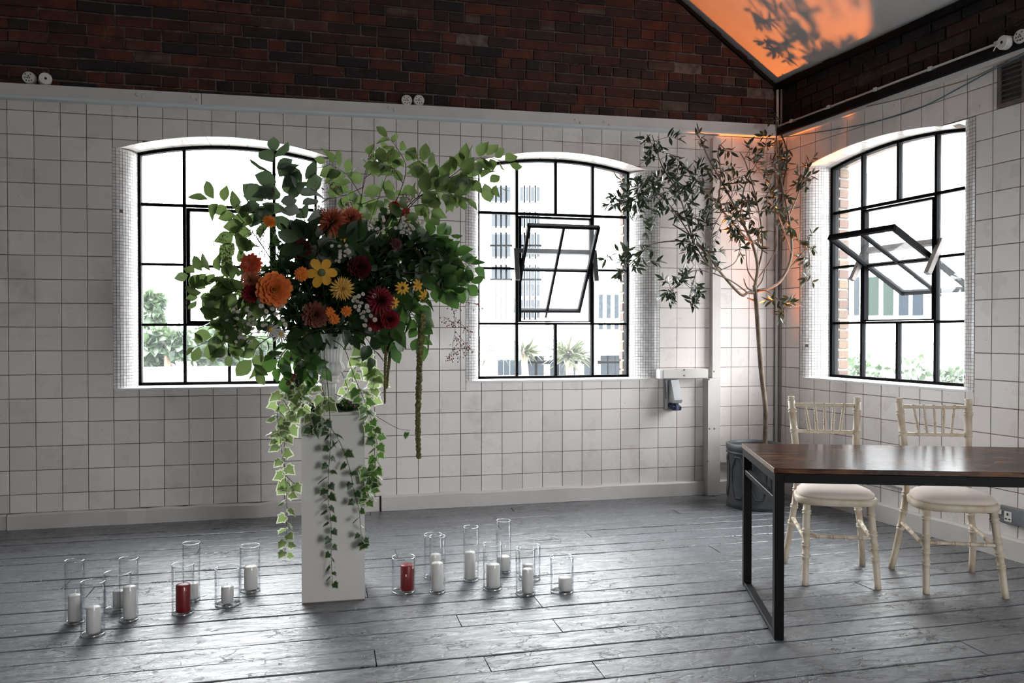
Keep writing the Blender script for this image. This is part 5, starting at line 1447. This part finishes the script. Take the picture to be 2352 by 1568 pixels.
branch('rose_leaf_branch', 'dark glossy branch on the right side, lower one', B, [[(880, 640, -1.9), (950, 625, -1.93), (1010, 635, -1.94), (1055, 655, -1.95), (1080, 648, -1.95)], [(980, 630, -1.94), (1010, 660, -1.96), (1040, 665, -1.96)], [(930, 630, -1.93), (950, 670, -1.96), (965, 710, -1.97)]], [18, 9, 8], (.055, .085), bpy.data.materials['deep_green_leaf'], hang=.25)
branch('rose_leaf_branch', 'dark glossy branch drooping over the green tassels', B, [[(880, 690, -1.92), (925, 700, -1.96), (955, 735, -1.98), (965, 790, -1.98)], [(925, 700, -1.96), (900, 750, -1.98), (905, 790, -1.98)]], [13, 9], (.058, .09), bpy.data.materials['deep_green_leaf'], hang=.5)
branch('eucalyptus_branch', 'silver grey leafy stem above the dark red flower', B, [[(720, 590, -1.88), (705, 530, -1.9), (690, 470, -1.9), (680, 430, -1.9)], [(705, 530, -1.9), (730, 560, -1.94), (728, 590, -1.95)]], [9, 6], (.060, .095), SILVER, hang=.3)
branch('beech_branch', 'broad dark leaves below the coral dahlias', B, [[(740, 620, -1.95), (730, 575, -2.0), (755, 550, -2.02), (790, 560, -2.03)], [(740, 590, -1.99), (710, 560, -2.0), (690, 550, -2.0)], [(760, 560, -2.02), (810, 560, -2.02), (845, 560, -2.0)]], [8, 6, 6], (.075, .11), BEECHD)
branch('bramble_branch', 'bramble leaves hanging left of the urn', B, [[(690, 780, -1.88), (660, 800, -1.92), (640, 830, -1.94), (650, 865, -1.95)], [(680, 790, -1.9), (700, 830, -1.93), (705, 870, -1.94)], [(660, 800, -1.92), (690, 820, -1.9), (740, 850, -1.9)]], [10, 8, 8], (.055, .085), bpy.data.materials['deep_green_leaf'], hang=.45)
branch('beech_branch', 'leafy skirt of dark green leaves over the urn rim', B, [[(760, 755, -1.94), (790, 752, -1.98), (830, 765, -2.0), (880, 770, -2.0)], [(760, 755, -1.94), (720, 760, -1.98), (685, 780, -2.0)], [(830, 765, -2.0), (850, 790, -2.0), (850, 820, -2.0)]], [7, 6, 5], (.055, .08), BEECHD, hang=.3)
branch('hornbeam_branch', 'bright leaves behind the dark core, right of the coral dahlias', B, [[(850, 600, -1.6), (870, 530, -1.55), (895, 500, -1.5), (930, 510, -1.5)], [(870, 530, -1.55), (840, 500, -1.55), (835, 480, -1.55)]], [9, 6], (.06, .085))

# dark filler in the middle of the arrangement
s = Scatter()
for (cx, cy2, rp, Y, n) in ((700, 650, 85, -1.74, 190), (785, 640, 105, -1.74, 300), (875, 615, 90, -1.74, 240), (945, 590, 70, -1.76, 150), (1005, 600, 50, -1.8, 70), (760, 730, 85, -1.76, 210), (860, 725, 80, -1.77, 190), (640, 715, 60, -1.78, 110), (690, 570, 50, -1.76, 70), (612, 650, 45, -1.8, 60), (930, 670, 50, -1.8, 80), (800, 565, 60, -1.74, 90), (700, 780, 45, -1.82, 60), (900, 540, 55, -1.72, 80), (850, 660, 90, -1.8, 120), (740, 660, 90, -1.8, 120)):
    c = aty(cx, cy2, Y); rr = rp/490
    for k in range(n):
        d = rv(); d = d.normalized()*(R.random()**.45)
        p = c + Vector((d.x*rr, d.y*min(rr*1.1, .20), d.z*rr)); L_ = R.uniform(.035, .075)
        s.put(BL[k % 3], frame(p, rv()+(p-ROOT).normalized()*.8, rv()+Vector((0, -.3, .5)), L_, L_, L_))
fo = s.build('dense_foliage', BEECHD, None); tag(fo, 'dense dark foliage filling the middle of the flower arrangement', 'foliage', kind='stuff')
# feathery grey-green sprays left of centre, as in the dark left shoulder
s = Scatter()
for k in range(420):
    c = aty(R.gauss(650, 32), R.gauss(585, 38), R.uniform(-1.95, -1.7)); d = rv()+Vector((-.2, 0, .5))
    s.put(SPIKE, frame(c, d, rv(), .02, R.uniform(.03, .06), .02))
ff = s.build('feathery_filler', BEECHD, None); tag(ff, 'feathery dark filler between window light and orange dahlia', 'foliage', kind='stuff')

# ---- flowers
def flower_root(name, label, px_, py_, Y, cat='flower', group=None, stem=STEMG, r=.0022):
    c = aty(px_, py_, Y); o = thing(name, label, cat, c, group)
    mid_ = ROOT.lerp(c, .5) + Vector((0, .05, .0))
    mb = MB(); P = smooth_path([ROOT-c, mid_-c, Vector((0, .012, 0))], 5); mb.tube(P, r, 5); mb.build('stem', stem, o, True)
    return o, c
def facing(c, tilt):   # tilt: offset in right/up/toward camera
    return ((CAM-c).normalized() + RGT*tilt[0] + UPV*tilt[1]).normalized()
PM = {}
def pm(k, a, b, tr=.28):
    if k not in PM: PM[k] = petal_mat('petal_'+k, a, b, tr)
    return PM[k]
def dahlia(label, px_, py_, Y, rpx, outer, inner, style='ball', tilt=(0, 0), name='dahlia', dense=1.0, disc=None):
    o, c = flower_root(name, label, px_, py_, Y, 'flower', 'dahlias and blooms of the arrangement')
    nrm = facing(c, tilt); rad = rpx*(c-CAM).dot(FWD)/FPX
    a = nrm.orthogonal().normalized(); b = nrm.cross(a)
    if style == 'ball': rings = [(98, 13, 1.0), (84, 12, .95), (70, 11, .84), (56, 9, .70), (40, 7, .54), (22, 5, .40)]; me = ROUNDP; wd = 1.0
    elif style == 'spiky': rings = [(112, 20, 1.0), (94, 20, 1.02), (76, 18, .98), (58, 16, .88), (40, 12, .74), (22, 8, .58), (9, 4, .45)]; me = SPIKE; wd = 1.3
    elif style == 'cactus': rings = [(100, 18, 1.05), (80, 18, 1.0), (60, 15, .85), (40, 11, .62), (20, 7, .42)]; me = SPIKE; wd = .95
    elif style == 'zinnia': rings = [(92, 15, 1.0), (80, 14, .86), (68, 12, .70), (55, 9, .52)]; me = BROAD; wd = .8
    else: rings = [(95, 16, 1.0), (80, 15, .95), (63, 13, .86), (46, 11, .70), (29, 8, .52), (12, 5, .38)]; me = PETAL; wd = 1.15
    nr = len(rings)
    for ri, (ang, n, lf) in enumerate(rings):
        n = max(4, int(n*dense)); th0 = math.radians(ang)
        for k in range(n):
            ph = 2*PI*(k+.5*(ri % 2)+R.uniform(-.12, .12))/n; th = th0+R.gauss(0, .06)
            rd = a*math.cos(ph)+b*math.sin(ph); d = nrm*math.cos(th)+rd*math.sin(th); up_ = nrm*math.sin(th)-rd*math.cos(th)
            L_ = rad*lf*R.uniform(.93, 1.06)
            inst('petal', me, o, frame(nrm*(.012*ri/nr) + d*rad*.04, d, up_, L_*wd, L_, L_), inner if ri >= nr*.55 else outer)
    MB().blob((0, 0, 0), rad*.28, 1).build('calyx', STEMG, o, True)
    if disc:
        M = frame(nrm*rad*.12, a, nrm); mb = MB(); mb.lathe([(0, 0), (rad*.22, 0), (rad*.24, rad*.06), (rad*.16, rad*.14), (0, rad*.17)], 12, M); mb.build('disc', disc, o, True)
    return o
def rudbeckia(label, px_, py_, Y, rpx, col, n=8, tilt=(0, 0), disc=None, broad=1.0, droop=8, name='rudbeckia'):
    o, c = flower_root(name, label, px_, py_, Y, 'flower', 'dahlias and blooms of the arrangement')
    nrm = facing(c, tilt); rad = rpx*(c-CAM).dot(FWD)/FPX; a = nrm.orthogonal().normalized(); b = nrm.cross(a); o_ = R.uniform(0, 6)
    for k in range(n):
        ph = 2*PI*k/n+o_; rd = a*math.cos(ph)+b*math.sin(ph); th = math.radians(90+droop+R.uniform(-8, 8)); d = nrm*math.cos(th)+rd*math.sin(th)
        inst('petal', BROAD, o, frame(rd*rad*.12, d, nrm*math.sin(th)-rd*math.cos(th), rad*broad, rad*R.uniform(.85, 1.05), rad), col)
    M = frame(Vector((0, 0, 0)), a, nrm)
    MB().lathe([(0, -.003), (rad*.20, -.002), (rad*.25, rad*.06), (rad*.2, rad*.19), (rad*.1, rad*.26), (0, rad*.28)], 14, M).build('disc', disc or HOLEB, o, True); return o
HOLEB = simple('dark_brown_disc', (.035, .018, .010), .8, nscale=80, var=.5); DISCG = simple('olive_green_disc', (.10, .11, .045), .8, nscale=120, var=.4)
DISCY = simple('yellow_disc', (.55, .33, .03), .8)
OR1, OR2 = pm('orange', (.72, .17, .035), (.85, .26, .07)), pm('amber', (.78, .30, .035), (.88, .42, .08))
CO = pm('coral', (.33, .07, .035), (.48, .13, .065)); ZI = pm('vermilion', (.42, .045, .018), (.58, .10, .03)); CR = pm('crimson', (.15, .006, .012), (.25, .014, .020))
DR_ = pm('dark_red', (.045, .003, .005), (.09, .007, .009)); PE = pm('peach', (.50, .17, .085), (.62, .27, .14)); MG = pm('marigold', (.65, .14, .012), (.80, .25, .02))
YE = pm('yellow', (.72, .36, .03), (.85, .47, .06)); YS = pm('pale_yellow', (.66, .38, .07), (.80, .55, .16)); BU = pm('burnt_peach', (.15, .045, .028), (.23, .08, .045)); SC_ = pm('scarlet', (.36, .02, .012), (.52, .05, .02))
dahlia('largest orange ball dahlia, left of centre in the arrangement', 629, 665, -2.07, 37, OR1, OR2, 'ball', (.08, .05), disc=simple('amber_eye', (.30, .12, .03), .8))
dahlia('left one of the pair of coral dahlias at the top', 763, 511, -1.98, 36, CO, CO, 'spiky', (-.25, .55))
dahlia('right one of the pair of coral dahlias at the top', 806, 503, -1.93, 29, CO, CO, 'spiky', (.35, .5))
dahlia('vermilion zinnia at the left edge in front of window 1', 576, 606, -2.0, 25, ZI, ZI, 'zinnia', (-.35, .1), 'zinnia', disc=DISCG)
dahlia('peach dahlia between the vermilion zinnia and the crimson bloom', 577, 644, -2.0, 25, PE, PE, 'spiky', (-.5, .2))
dahlia('crimson dahlia tucked left of the large orange dahlia', 577, 674, -2.02, 21, CR, CR, 'other', (-.3, -.1))
dahlia('small orange bloom seen from the side, high at left', 619, 508, -1.88, 15, MG, MG, 'zinnia', (.5, .6), 'marigold')
dahlia('orange marigold left of the drooping yellow rudbeckia', 693, 629, -2.06, 17, MG, MG, 'zinnia', (0, .1), 'marigold', disc=HOLEB)
rudbeckia('yellow rudbeckia with drooping petals and green eye, in the centre', 739, 626, -2.09, 36, YE, 6, (0, .15), DISCG, 1.0, 22)
dahlia('spiky pale yellow dahlia below the rudbeckia', 786, 663, -2.08, 28, YS, YS, 'cactus', (.05, .1))
dahlia('dark red ball dahlia right of the rudbeckia', 826, 613, -2.04, 26, DR_, DR_, 'ball', (.1, .1))
dahlia('dark red dahlia in shadow under the silver leaves', 692, 572, -1.98, 24, DR_, DR_, 'other', (-.1, .2))
dahlia('large wine red dahlia at the lower right', 873, 690, -2.05, 33, CR, DR_, 'spiky', (.25, 0))
dahlia('dark red round dahlia below the wine red one', 894, 733, -2.03, 22, CR, DR_, 'ball', (.2, -.1))
dahlia('red dahlia half hidden at lower right of the daisies', 862, 742, -2.0, 18, CR, CR, 'ball', (.1, -.2))
dahlia('dusky peach dahlia low in the centre above the urn', 725, 722, -2.06, 31, BU, BU, 'other', (0, -.15))
dahlia('scarlet bloom at the top right under the beech branch, upper one', 907, 475, -1.86, 15, SC_, SC_, 'zinnia', (.2, .4), 'zinnia')
dahlia('scarlet bloom at the top right under the beech branch, lower one', 932, 490, -1.86, 17, SC_, SC_, 'zinnia', (.4, .2), 'zinnia')
rudbeckia('small yellow rudbeckia with dark eye under the coral dahlias', 794, 535, -2.0, 19, YE, 12, (.1, .3), None, .55)
rudbeckia('small golden rudbeckia at right of centre', 925, 661, -2.02, 16, YE, 11, (.2, .1), None, .55)
rudbeckia('golden side-facing rudbeckia above the tassels, upper one', 961, 655, -2.0, 15, YE, 8, (.9, .2), DISCY, .7)
rudbeckia('golden side-facing rudbeckia above the tassels, lower one', 975, 680, -2.0, 15, YE, 8, (1.0, -.2), DISCY, .7)
rudbeckia('small golden flower beside the wine red dahlia', 906, 695, -2.04, 14, YE, 9, (.6, 0), DISCY, .6)
dahlia('left one of the three small rusty marigolds low in the centre', 757, 716, -2.08, 12, MG, MG, 'zinnia', (0, .2), 'marigold', .7, DISCY)
dahlia('middle one of the three small rusty marigolds low in the centre', 768, 733, -2.08, 13, MG, MG, 'zinnia', (0, 0), 'marigold', .7, HOLEB)
dahlia('right one of the three small rusty marigolds low in the centre', 796, 714, -2.08, 13, MG, MG, 'zinnia', (.1, .1), 'marigold', .7, DISCY)
dahlia('dark red bloom deep in the right foliage', 910, 560, -1.92, 14, DR_, DR_, 'zinnia', (.2, .1), 'zinnia')

# ---- daisies
WHITEP = leaf_mat('white_petal', (.48, .46, .43), (.58, .56, .53), (.6, .58, .52), .2, .6)
def daisy_mesh():
    mb = MB(); v, f = tmpl(leaf_mesh('ray', [.08, .17, .19, .08], .2, .06))
    for k in range(11):
        M = Matrix.Rotation(2*PI*k/11, 4, 'Z') @ Matrix.Translation((0, .22, .02)); mb.add([M @ Vector(x) @ Matrix.Scale(1, 3) if False else (M @ Vector((x[0], x[1]*.78, x[2]))) for x in v], f, 0)
    b = len(mb.f); mb.cur = 1; mb.lathe([(0, -.02), (.30, 0), (.30, .08), (.18, .18), (0, .2)], 8); return mb.mesh('daisy_head', [WHITEP, DISCY], True)
DAISY = daisy_mesh()
def daisy_spray(label, pts, Y, rpx, tilt=(0, .1)):
    cx = sum(p[0] for p in pts)/len(pts); cy2 = sum(p[1] for p in pts)/len(pts)
    o, c = flower_root('daisy_spray', label, cx, cy2+10, Y+.05, 'flower', 'daisy sprays of the arrangement', STEMG, .0016)
    mb = MB()
    for (a, b_) in pts:
        p = aty(a, b_, Y+R.uniform(-.03, .03)); nr = facing(p, (tilt[0]+R.gauss(0, .45), tilt[1]+R.gauss(0, .4))); rad = rpx*R.uniform(.85, 1.15)*(p-CAM).dot(FWD)/FPX
        inst('flower_head', DAISY, o, frame(p-c, nr.orthogonal(), nr, rad, rad, rad))
        mb.tube(smooth_path([Vector((0, .01, 0)), (p-c)*.6+Vector((0, .02, -.01)), p-c-nr*.002], 3), .0008, 4, False)
    mb.build('stalks', STEMG, o, True)
def cl(cx, cy2, sx_, sy_, n): return [(R.gauss(cx, sx_), R.gauss(cy2, sy_)) for _ in range(n)]
daisy_spray('spray of small white daisies right of the yellow spiky dahlia, upper part', [(834, 675), (824, 680), (815, 683), (812, 690), (821, 692), (830, 695), (826, 703), (816, 704), (843, 702), (860, 679)], -2.09, 5.6)
daisy_spray('spray of small white daisies right of the yellow spiky dahlia, lower part', [(824, 712), (836, 716), (846, 714), (843, 706), (833, 728), (840, 735), (852, 725), (861, 734), (838, 747), (850, 756), (829, 720)], -2.08, 5.6)
daisy_spray('dim cluster of tiny daisies above the dark red ball dahlia', cl(785, 585, 14, 13, 18), -2.06, 4.6)
daisy_spray('dense cluster of tiny pale daisies at upper right', cl(936, 515, 13, 18, 34), -1.9, 4.4, (.3, .3))
daisy_spray('dark cluster of tiny daisies beside the dense pale cluster', cl(868, 512, 14, 12, 14), -1.88, 4.2)
daisy_spray('scattered small daisies below the large orange dahlia', [(600, 702), (612, 715), (626, 709), (640, 707), (648, 703), (596, 690), (634, 721), (607, 728), (650, 735), (655, 745)], -2.05, 6.0)
daisy_spray('browned small daisies at the left over the pale beech leaves', cl(570, 735, 20, 20, 26), -2.0, 4.6, (-.2, .2))
daisy_spray('browned small daisies hanging at the lower left', cl(560, 765, 16, 16, 14), -2.0, 4.6, (-.2, 0))
for (a, b_, rp, tl, lab) in ((622, 757, 21, (-.7, .5), 'large white daisy seen from the side, left one'), (645, 768, 20, (.5, .4), 'large white daisy seen from the side, right one')):
    rudbeckia(lab, a, b_, -2.06, rp, WHITEP, 13, tl, DISCY, .42, 20, 'oxeye_daisy')

# ---- berries, seed sprays
BERR = simple('red_brown_berry', (.13, .025, .012), .35, var=.5); HIP = simple('orange_rosehip', (.26, .055, .02), .35, var=.5); BLK = simple('blackberry', (.012, .006, .010), .3); REDB = simple('red_bramble', (.12, .008, .012), .3); SEED = simple('dark_seed', (.05, .025, .02), .7)
def berry_sprig(name, label, cx, cy2, Y, sp_, n, rad, mat, cat='berries', root=True):
    o, c = flower_root(name, label, cx, cy2+sp_*.6, Y, cat, 'berry sprigs of the arrangement', TWIG, .0014)
    mb = MB(); st = MB(); hubs = [Vector((R.gauss(0, .5), R.gauss(0, .3), R.uniform(.1, 1.2)))*sp_*(c-CAM).dot(FWD)/FPX for _ in range(max(2, n//7))]
    for h in hubs: st.tube([Vector((0, .01, 0)), h], .0008, 4, False)
    for k in range(n):
        h = hubs[k % len(hubs)]; p = h + rv(sp_*.42*(c-CAM).dot(FWD)/FPX); st.tube([h, p], .0005, 3, False); mb.blob(p, rad*R.uniform(.75, 1.15), 1 if rad > .003 else 0)
    st.build('twigs', TWIG, o); b = mb.build('berry', mat, o, True); b['kind'] = 'stuff'; return o
berry_sprig('berry_sprig', 'cluster of red-brown berries left of the dark beech stem', 770, 440, -1.80, 24, 26, .0034, BERR)
berry_sprig('berry_sprig', 'cluster of red-brown berries just above the coral dahlias', 797, 472, -1.86, 16, 18, .0036, BERR)
berry_sprig('berry_sprig', 'cluster of red-brown berries left of the coral dahlias', 737, 484, -1.86, 20, 22, .0036, BERR)
berry_sprig('berry_sprig', 'cluster of red-brown berries high among the top beech leaves', 893, 375, -1.74, 22, 24, .0034, BERR)
berry_sprig('berry_sprig', 'cluster of red-brown berries topmost on the dark beech stem', 850, 352, -1.72, 17, 14, .0034, BERR)
berry_sprig('berry_sprig', 'cluster of red-brown berries above the scarlet blooms', 920, 462, -1.84, 22, 30, .0036, BERR)
berry_sprig('seed_spray', 'fine dark seed spray in front of window 1, highest one', 600, 440, -1.80, 34, 60, .0027, SEED)
berry_sprig('seed_spray', 'fine dark seed spray in front of window 1, beside the pale beech branch', 565, 478, -1.82, 28, 60, .0027, SEED)
berry_sprig('seed_spray', 'fine dark seed spray left of the small orange bloom', 595, 535, -1.84, 34, 90, .0027, SEED)
berry_sprig('seed_spray', 'fine dark seed spray reaching left under the pale beech branch', 520, 560, -1.86, 28, 60, .0026, SEED)
berry_sprig('seed_spray', 'fine dark seed spray above the snowberry leaves', 525, 595, -1.88, 30, 70, .0026, SEED)
berry_sprig('seed_spray', 'tiny dark seed spray furthest left over the iron bar', 425, 700, -1.92, 16, 22, .0024, SEED)
# arching rosehip branch at the right
o = thing('rosehip_branch', 'arching thin branch with tiny orange hips hanging beside window 2', 'branch', ROOT, GB)
st = MB(); bb = MB(); arcs = [[(960, 690, -1.9), (990, 690, -1.88), (1022, 695, -1.87), (1042, 716, -1.86), (1045, 760, -1.86), (1040, 800, -1.86), (1056, 825, -1.86)], [(1042, 716, -1.86), (1062, 695, -1.86), (1092, 698, -1.86), (1112, 708, -1.86)], [(1043, 735, -1.86), (1060, 745, -1.86), (1075, 760, -1.86)], [(1045, 760, -1.86), (1066, 785, -1.86), (1080, 800, -1.86)], [(1043, 740, -1.86), (1030, 735, -1.86), (1020, 728, -1.86)], [(1041, 800, -1.86), (1035, 815, -1.86), (1030, 822, -1.86)], [(1044, 770, -1.86), (1058, 790, -1.86), (1066, 815, -1.86)]]
for k, pl in enumerate(arcs):
    P = [Pp(q) for q in pl]; P = smooth_path(([ROOT, ROOT.lerp(P[0], .6)+Vector((0, 0, .02))] if k == 0 else []) + P, 5)
    st.tube([p-ROOT for p in P], [.0018*(1-.6*i/len(P)) if k == 0 else .0009 for i in range(len(P))], 5)
    i0 = int(len(P)*.55) if k == 0 else 1
    for q in range(26 if k == 0 else 16):
        p = P[R.randrange(i0, len(P))]; e = p + Vector((R.uniform(-.022, .022), R.uniform(-.015, .015), R.uniform(-.032, .008))); st.tube([p-ROOT, e-ROOT], .0005, 3, False); bb.blob(e-ROOT, R.uniform(.0026, .004), 1)
st.build('stem', TWIG, o, True); b = bb.build('berry', HIP, o, True); b['kind'] = 'stuff'
# blackberries
def bramble(label, pts, Y, rad):
    o, c = flower_root('blackberry_sprig', label, pts[0][0], pts[0][1]-14, Y, 'berries', 'berry sprigs of the arrangement', TWIG, .0014)
    for k, (a, b_, red) in enumerate(pts):
        p = aty(a, b_, Y+R.uniform(-.015, .015))-c; mb = MB()
        MB().tube([Vector((0, 0, 0)), p*.5+Vector((0, .005, .006)), p], .0008, 4, False).build('stalk', TWIG, o)
        for q in range(22): d = rv().normalized(); mb.blob(p+d*rad*.72, rad*.38, 0)
        mb.build('berry', REDB if red else BLK, o, True)
bramble('hanging cluster of blackberries left of the urn', [(676, 862, 1), (682, 876, 0), (672, 872, 1), (662, 880, 1), (684, 884, 0), (671, 889, 0)], -1.97, .0105)
bramble('three small blackberries on the moss at right of the urn foot', [(806, 924, 0), (812, 933, 1), (819, 926, 0)], -1.84, .008)
bramble('dark blackberries below the left leaves', [(687, 842, 0), (622, 811, 0), (669, 824, 0)], -1.98, .009)

# ---- hanging amaranth tassels
AMA = simple('olive_amaranth', (.115, .105, .030), .85, var=.45)
def tassel(label, pts, r0, r1, bob):
    o = thing('amaranth_tassel', label, 'flower', ROOT, 'amaranth tassels')
    P = [Pp(q) for q in pts]; S0 = smooth_path([ROOT, ROOT.lerp(P[0], .6)+Vector((0, 0, .05)), P[0]], 5)
    MB().tube([p-ROOT for p in S0], .0018, 5).build('stem', STEMG, o, True)
    P = smooth_path(P, 10); L = [0]
    for a, b_ in zip(P, P[1:]): L.append(L[-1]+(b_-a).length)
    tot = L[-1]; mb = MB(); l = 0; k = 0
    while l < tot:
        i = max(0, min(len(P)-2, int(np.searchsorted(L, l))-1)); f = (l-L[i])/max(1e-9, L[i+1]-L[i]); p = P[i].lerp(P[i+1], f)-ROOT; r = r0+(r1-r0)*l/tot
        for q in range(6):
            a = 2*PI*(q+.5*(k % 2))/6+R.uniform(-.3, .3); rr = r*R.uniform(.5, .8)
            mb.blob(p+Vector((math.cos(a)*rr, math.sin(a)*rr, R.uniform(-.3, .3)*r)), r*R.uniform(.40, .62)*(1.0 if (k//3) % 2 or not bob else 1.25), 1, .14)
        l += r*.62; k += 1
    mb.build('tassel', AMA, o, False)
tassel('longest olive green amaranth tassel hanging at right', [(972, 725, -1.98), (966, 790, -1.98), (962, 880, -1.98), (960, 970, -1.98), (962, 1052, -1.98)], .0135, .0095, True)
tassel('short slim amaranth tassel beside the top of the longest one', [(985, 735, -1.97), (985, 770, -1.97), (983, 806, -1.97)], .006, .003, False)
tassel('thin dark amaranth tassel left of the longest one', [(890, 760, -1.97), (886, 820, -1.97), (884, 880, -1.97), (884, 926, -1.97)], .0085, .004, False)
tassel('paler amaranth tassel just behind the thin dark one', [(902, 755, -1.95), (896, 810, -1.95), (891, 860, -1.95), (888, 892, -1.95)], .0085, .005, False)

# ---- ivy trails
def ivy(label, paths, n, size, mat, root=True, start=.12, side=1.0):
    o = thing('ivy_trail', label, 'ivy', ROOT if root else Pp(paths[0][0]), 'ivy trails'); base = Vector(o.location); mb = MB(); kk = 0
    for k, pl in enumerate(paths):
        P = [Pp(q) for q in pl]
        if root and k == 0: P = [ROOT] + P
        P = smooth_path(P, 6); mb.tube([p-base for p in P], [.0017*(1-.5*i/len(P)) for i in range(len(P))], 5)
        nn = n[k] if hasattr(n, '__len__') else n; tot = len(P)-1
        for i in range(nn):
            f = start+(1-start)*(i+.5)/nn; ii = min(tot-1, int(f*tot)); p = P[ii].lerp(P[ii+1], f*tot-ii); toc = (CAM-p).normalized()
            sg = (1 if i % 2 else -1); d = (RGT*sg*R.uniform(.3, 1.0)*side + Vector((0, 0, -R.uniform(.2, .9))) + toc*R.uniform(-.2, .6)).normalized()
            L_ = 1.22*R.uniform(*size)*(1-.45*f*(1 if len(P) > 14 else .4)); pe = p + d*.012
            mb.tube([p-base, pe-base], .0006, 4, False)
            inst('leaf', IL[0], o, frame(pe-base, d, toc*.8+rv(.9)+Vector((0, 0, .35)), L_, L_, L_), mat); kk += 1
    mb.build('stem', TWIG, o, True); return o
ivy('longest variegated ivy trail hanging left of the plinth', [[(700, 850, -1.84), (655, 890, -1.87), (638, 950, -1.88), (645, 1020, -1.88), (655, 1090, -1.88), (659, 1160, -1.88), (657, 1225, -1.88), (655, 1278, -1.88)], [(655, 1090, -1.88), (670, 1105, -1.88), (682, 1118, -1.88)]], [28, 3], (.050, .070), IVY, start=.2)
ivy('second variegated ivy trail at the left of the urn, with dense pale leaves', [[(700, 860, -1.86), (665, 930, -1.88), (650, 975, -1.89), (638, 1010, -1.89)], [(700, 900, -1.86), (675, 940, -1.88), (660, 985, -1.88), (648, 1020, -1.88)]], [13, 8], (.050, .072), IVY, start=.25)
ivy('bright variegated ivy spilling over the left edge of the plinth top', [[(735, 870, -1.84), (705, 895, -1.86), (690, 925, -1.88), (712, 945, -1.9), (722, 960, -1.93)], [(720, 880, -1.84), (690, 890, -1.86), (665, 900, -1.87)], [(740, 890, -1.83), (745, 915, -1.86), (740, 935, -1.9)]], [10, 6, 5], (.050, .072), IVY, start=.2)
ivy('dark ivy trail hanging straight down the front of the plinth', [[(745, 800, -1.98), (752, 880, -1.97), (757, 950, -1.95), (760, 1000, -1.945), (755, 1080, -1.945), (753, 1140, -1.945), (760, 1200, -1.945), (761, 1280, -1.945), (763, 1340, -1.945)]], [24], (.040, .056), IVYD, start=.42, side=.8)
ivy('dark ivy trail crossing the plinth front diagonally to the lower right', [[(715, 925, -1.95), (745, 965, -1.95), (775, 1005, -1.945), (800, 1065, -1.945), (812, 1120, -1.945), (825, 1175, -1.945), (829, 1220, -1.945), (838, 1250, -1.945)], [(740, 960, -1.95), (725, 975, -1.95), (718, 985, -1.95)], [(838, 1250, -1.945), (845, 1240, -1.945), (847, 1232, -1.945)]], [17, 5, 1], (.040, .056), IVYD, root=False, start=.05, side=.8)
ivy('long dark ivy trail falling right of the plinth', [[(790, 800, -2.0), (812, 860, -1.98), (835, 915, -1.96), (855, 970, -1.94), (866, 1020, -1.93), (862, 1070, -1.93), (850, 1115, -1.93), (840, 1150, -1.93)], [(862, 1050, -1.93), (848, 1070, -1.92), (845, 1110, -1.92), (838, 1145, -1.92)]], [30, 7], (.046, .064), leaf_mat('mid_ivy_leaf', (.022, .06, .018), (.06, .12, .035), (.12, .25, .05), .4, .4, (.45, .50, .30)), start=.3)
ivy('pale variegated ivy behind the urn at right', [[(830, 790, -1.8), (848, 830, -1.78), (858, 870, -1.76), (852, 920, -1.76), (846, 980, -1.76)], [(830, 790, -1.8), (822, 830, -1.76), (800, 880, -1.74), (790, 910, -1.72)], [(848, 830, -1.78), (868, 850, -1.77), (872, 880, -1.77)]], [16, 9, 5], (.050, .072), IVY, start=.2)
ivy('thin ivy tendril with one leaf reaching right over the plinth edge', [[(770, 905, -1.88), (830, 935, -1.92), (880, 965, -1.92), (915, 984, -1.92), (943, 988, -1.92)]], [1], (.05, .054), IVYD, root=False, start=.86, side=.2)
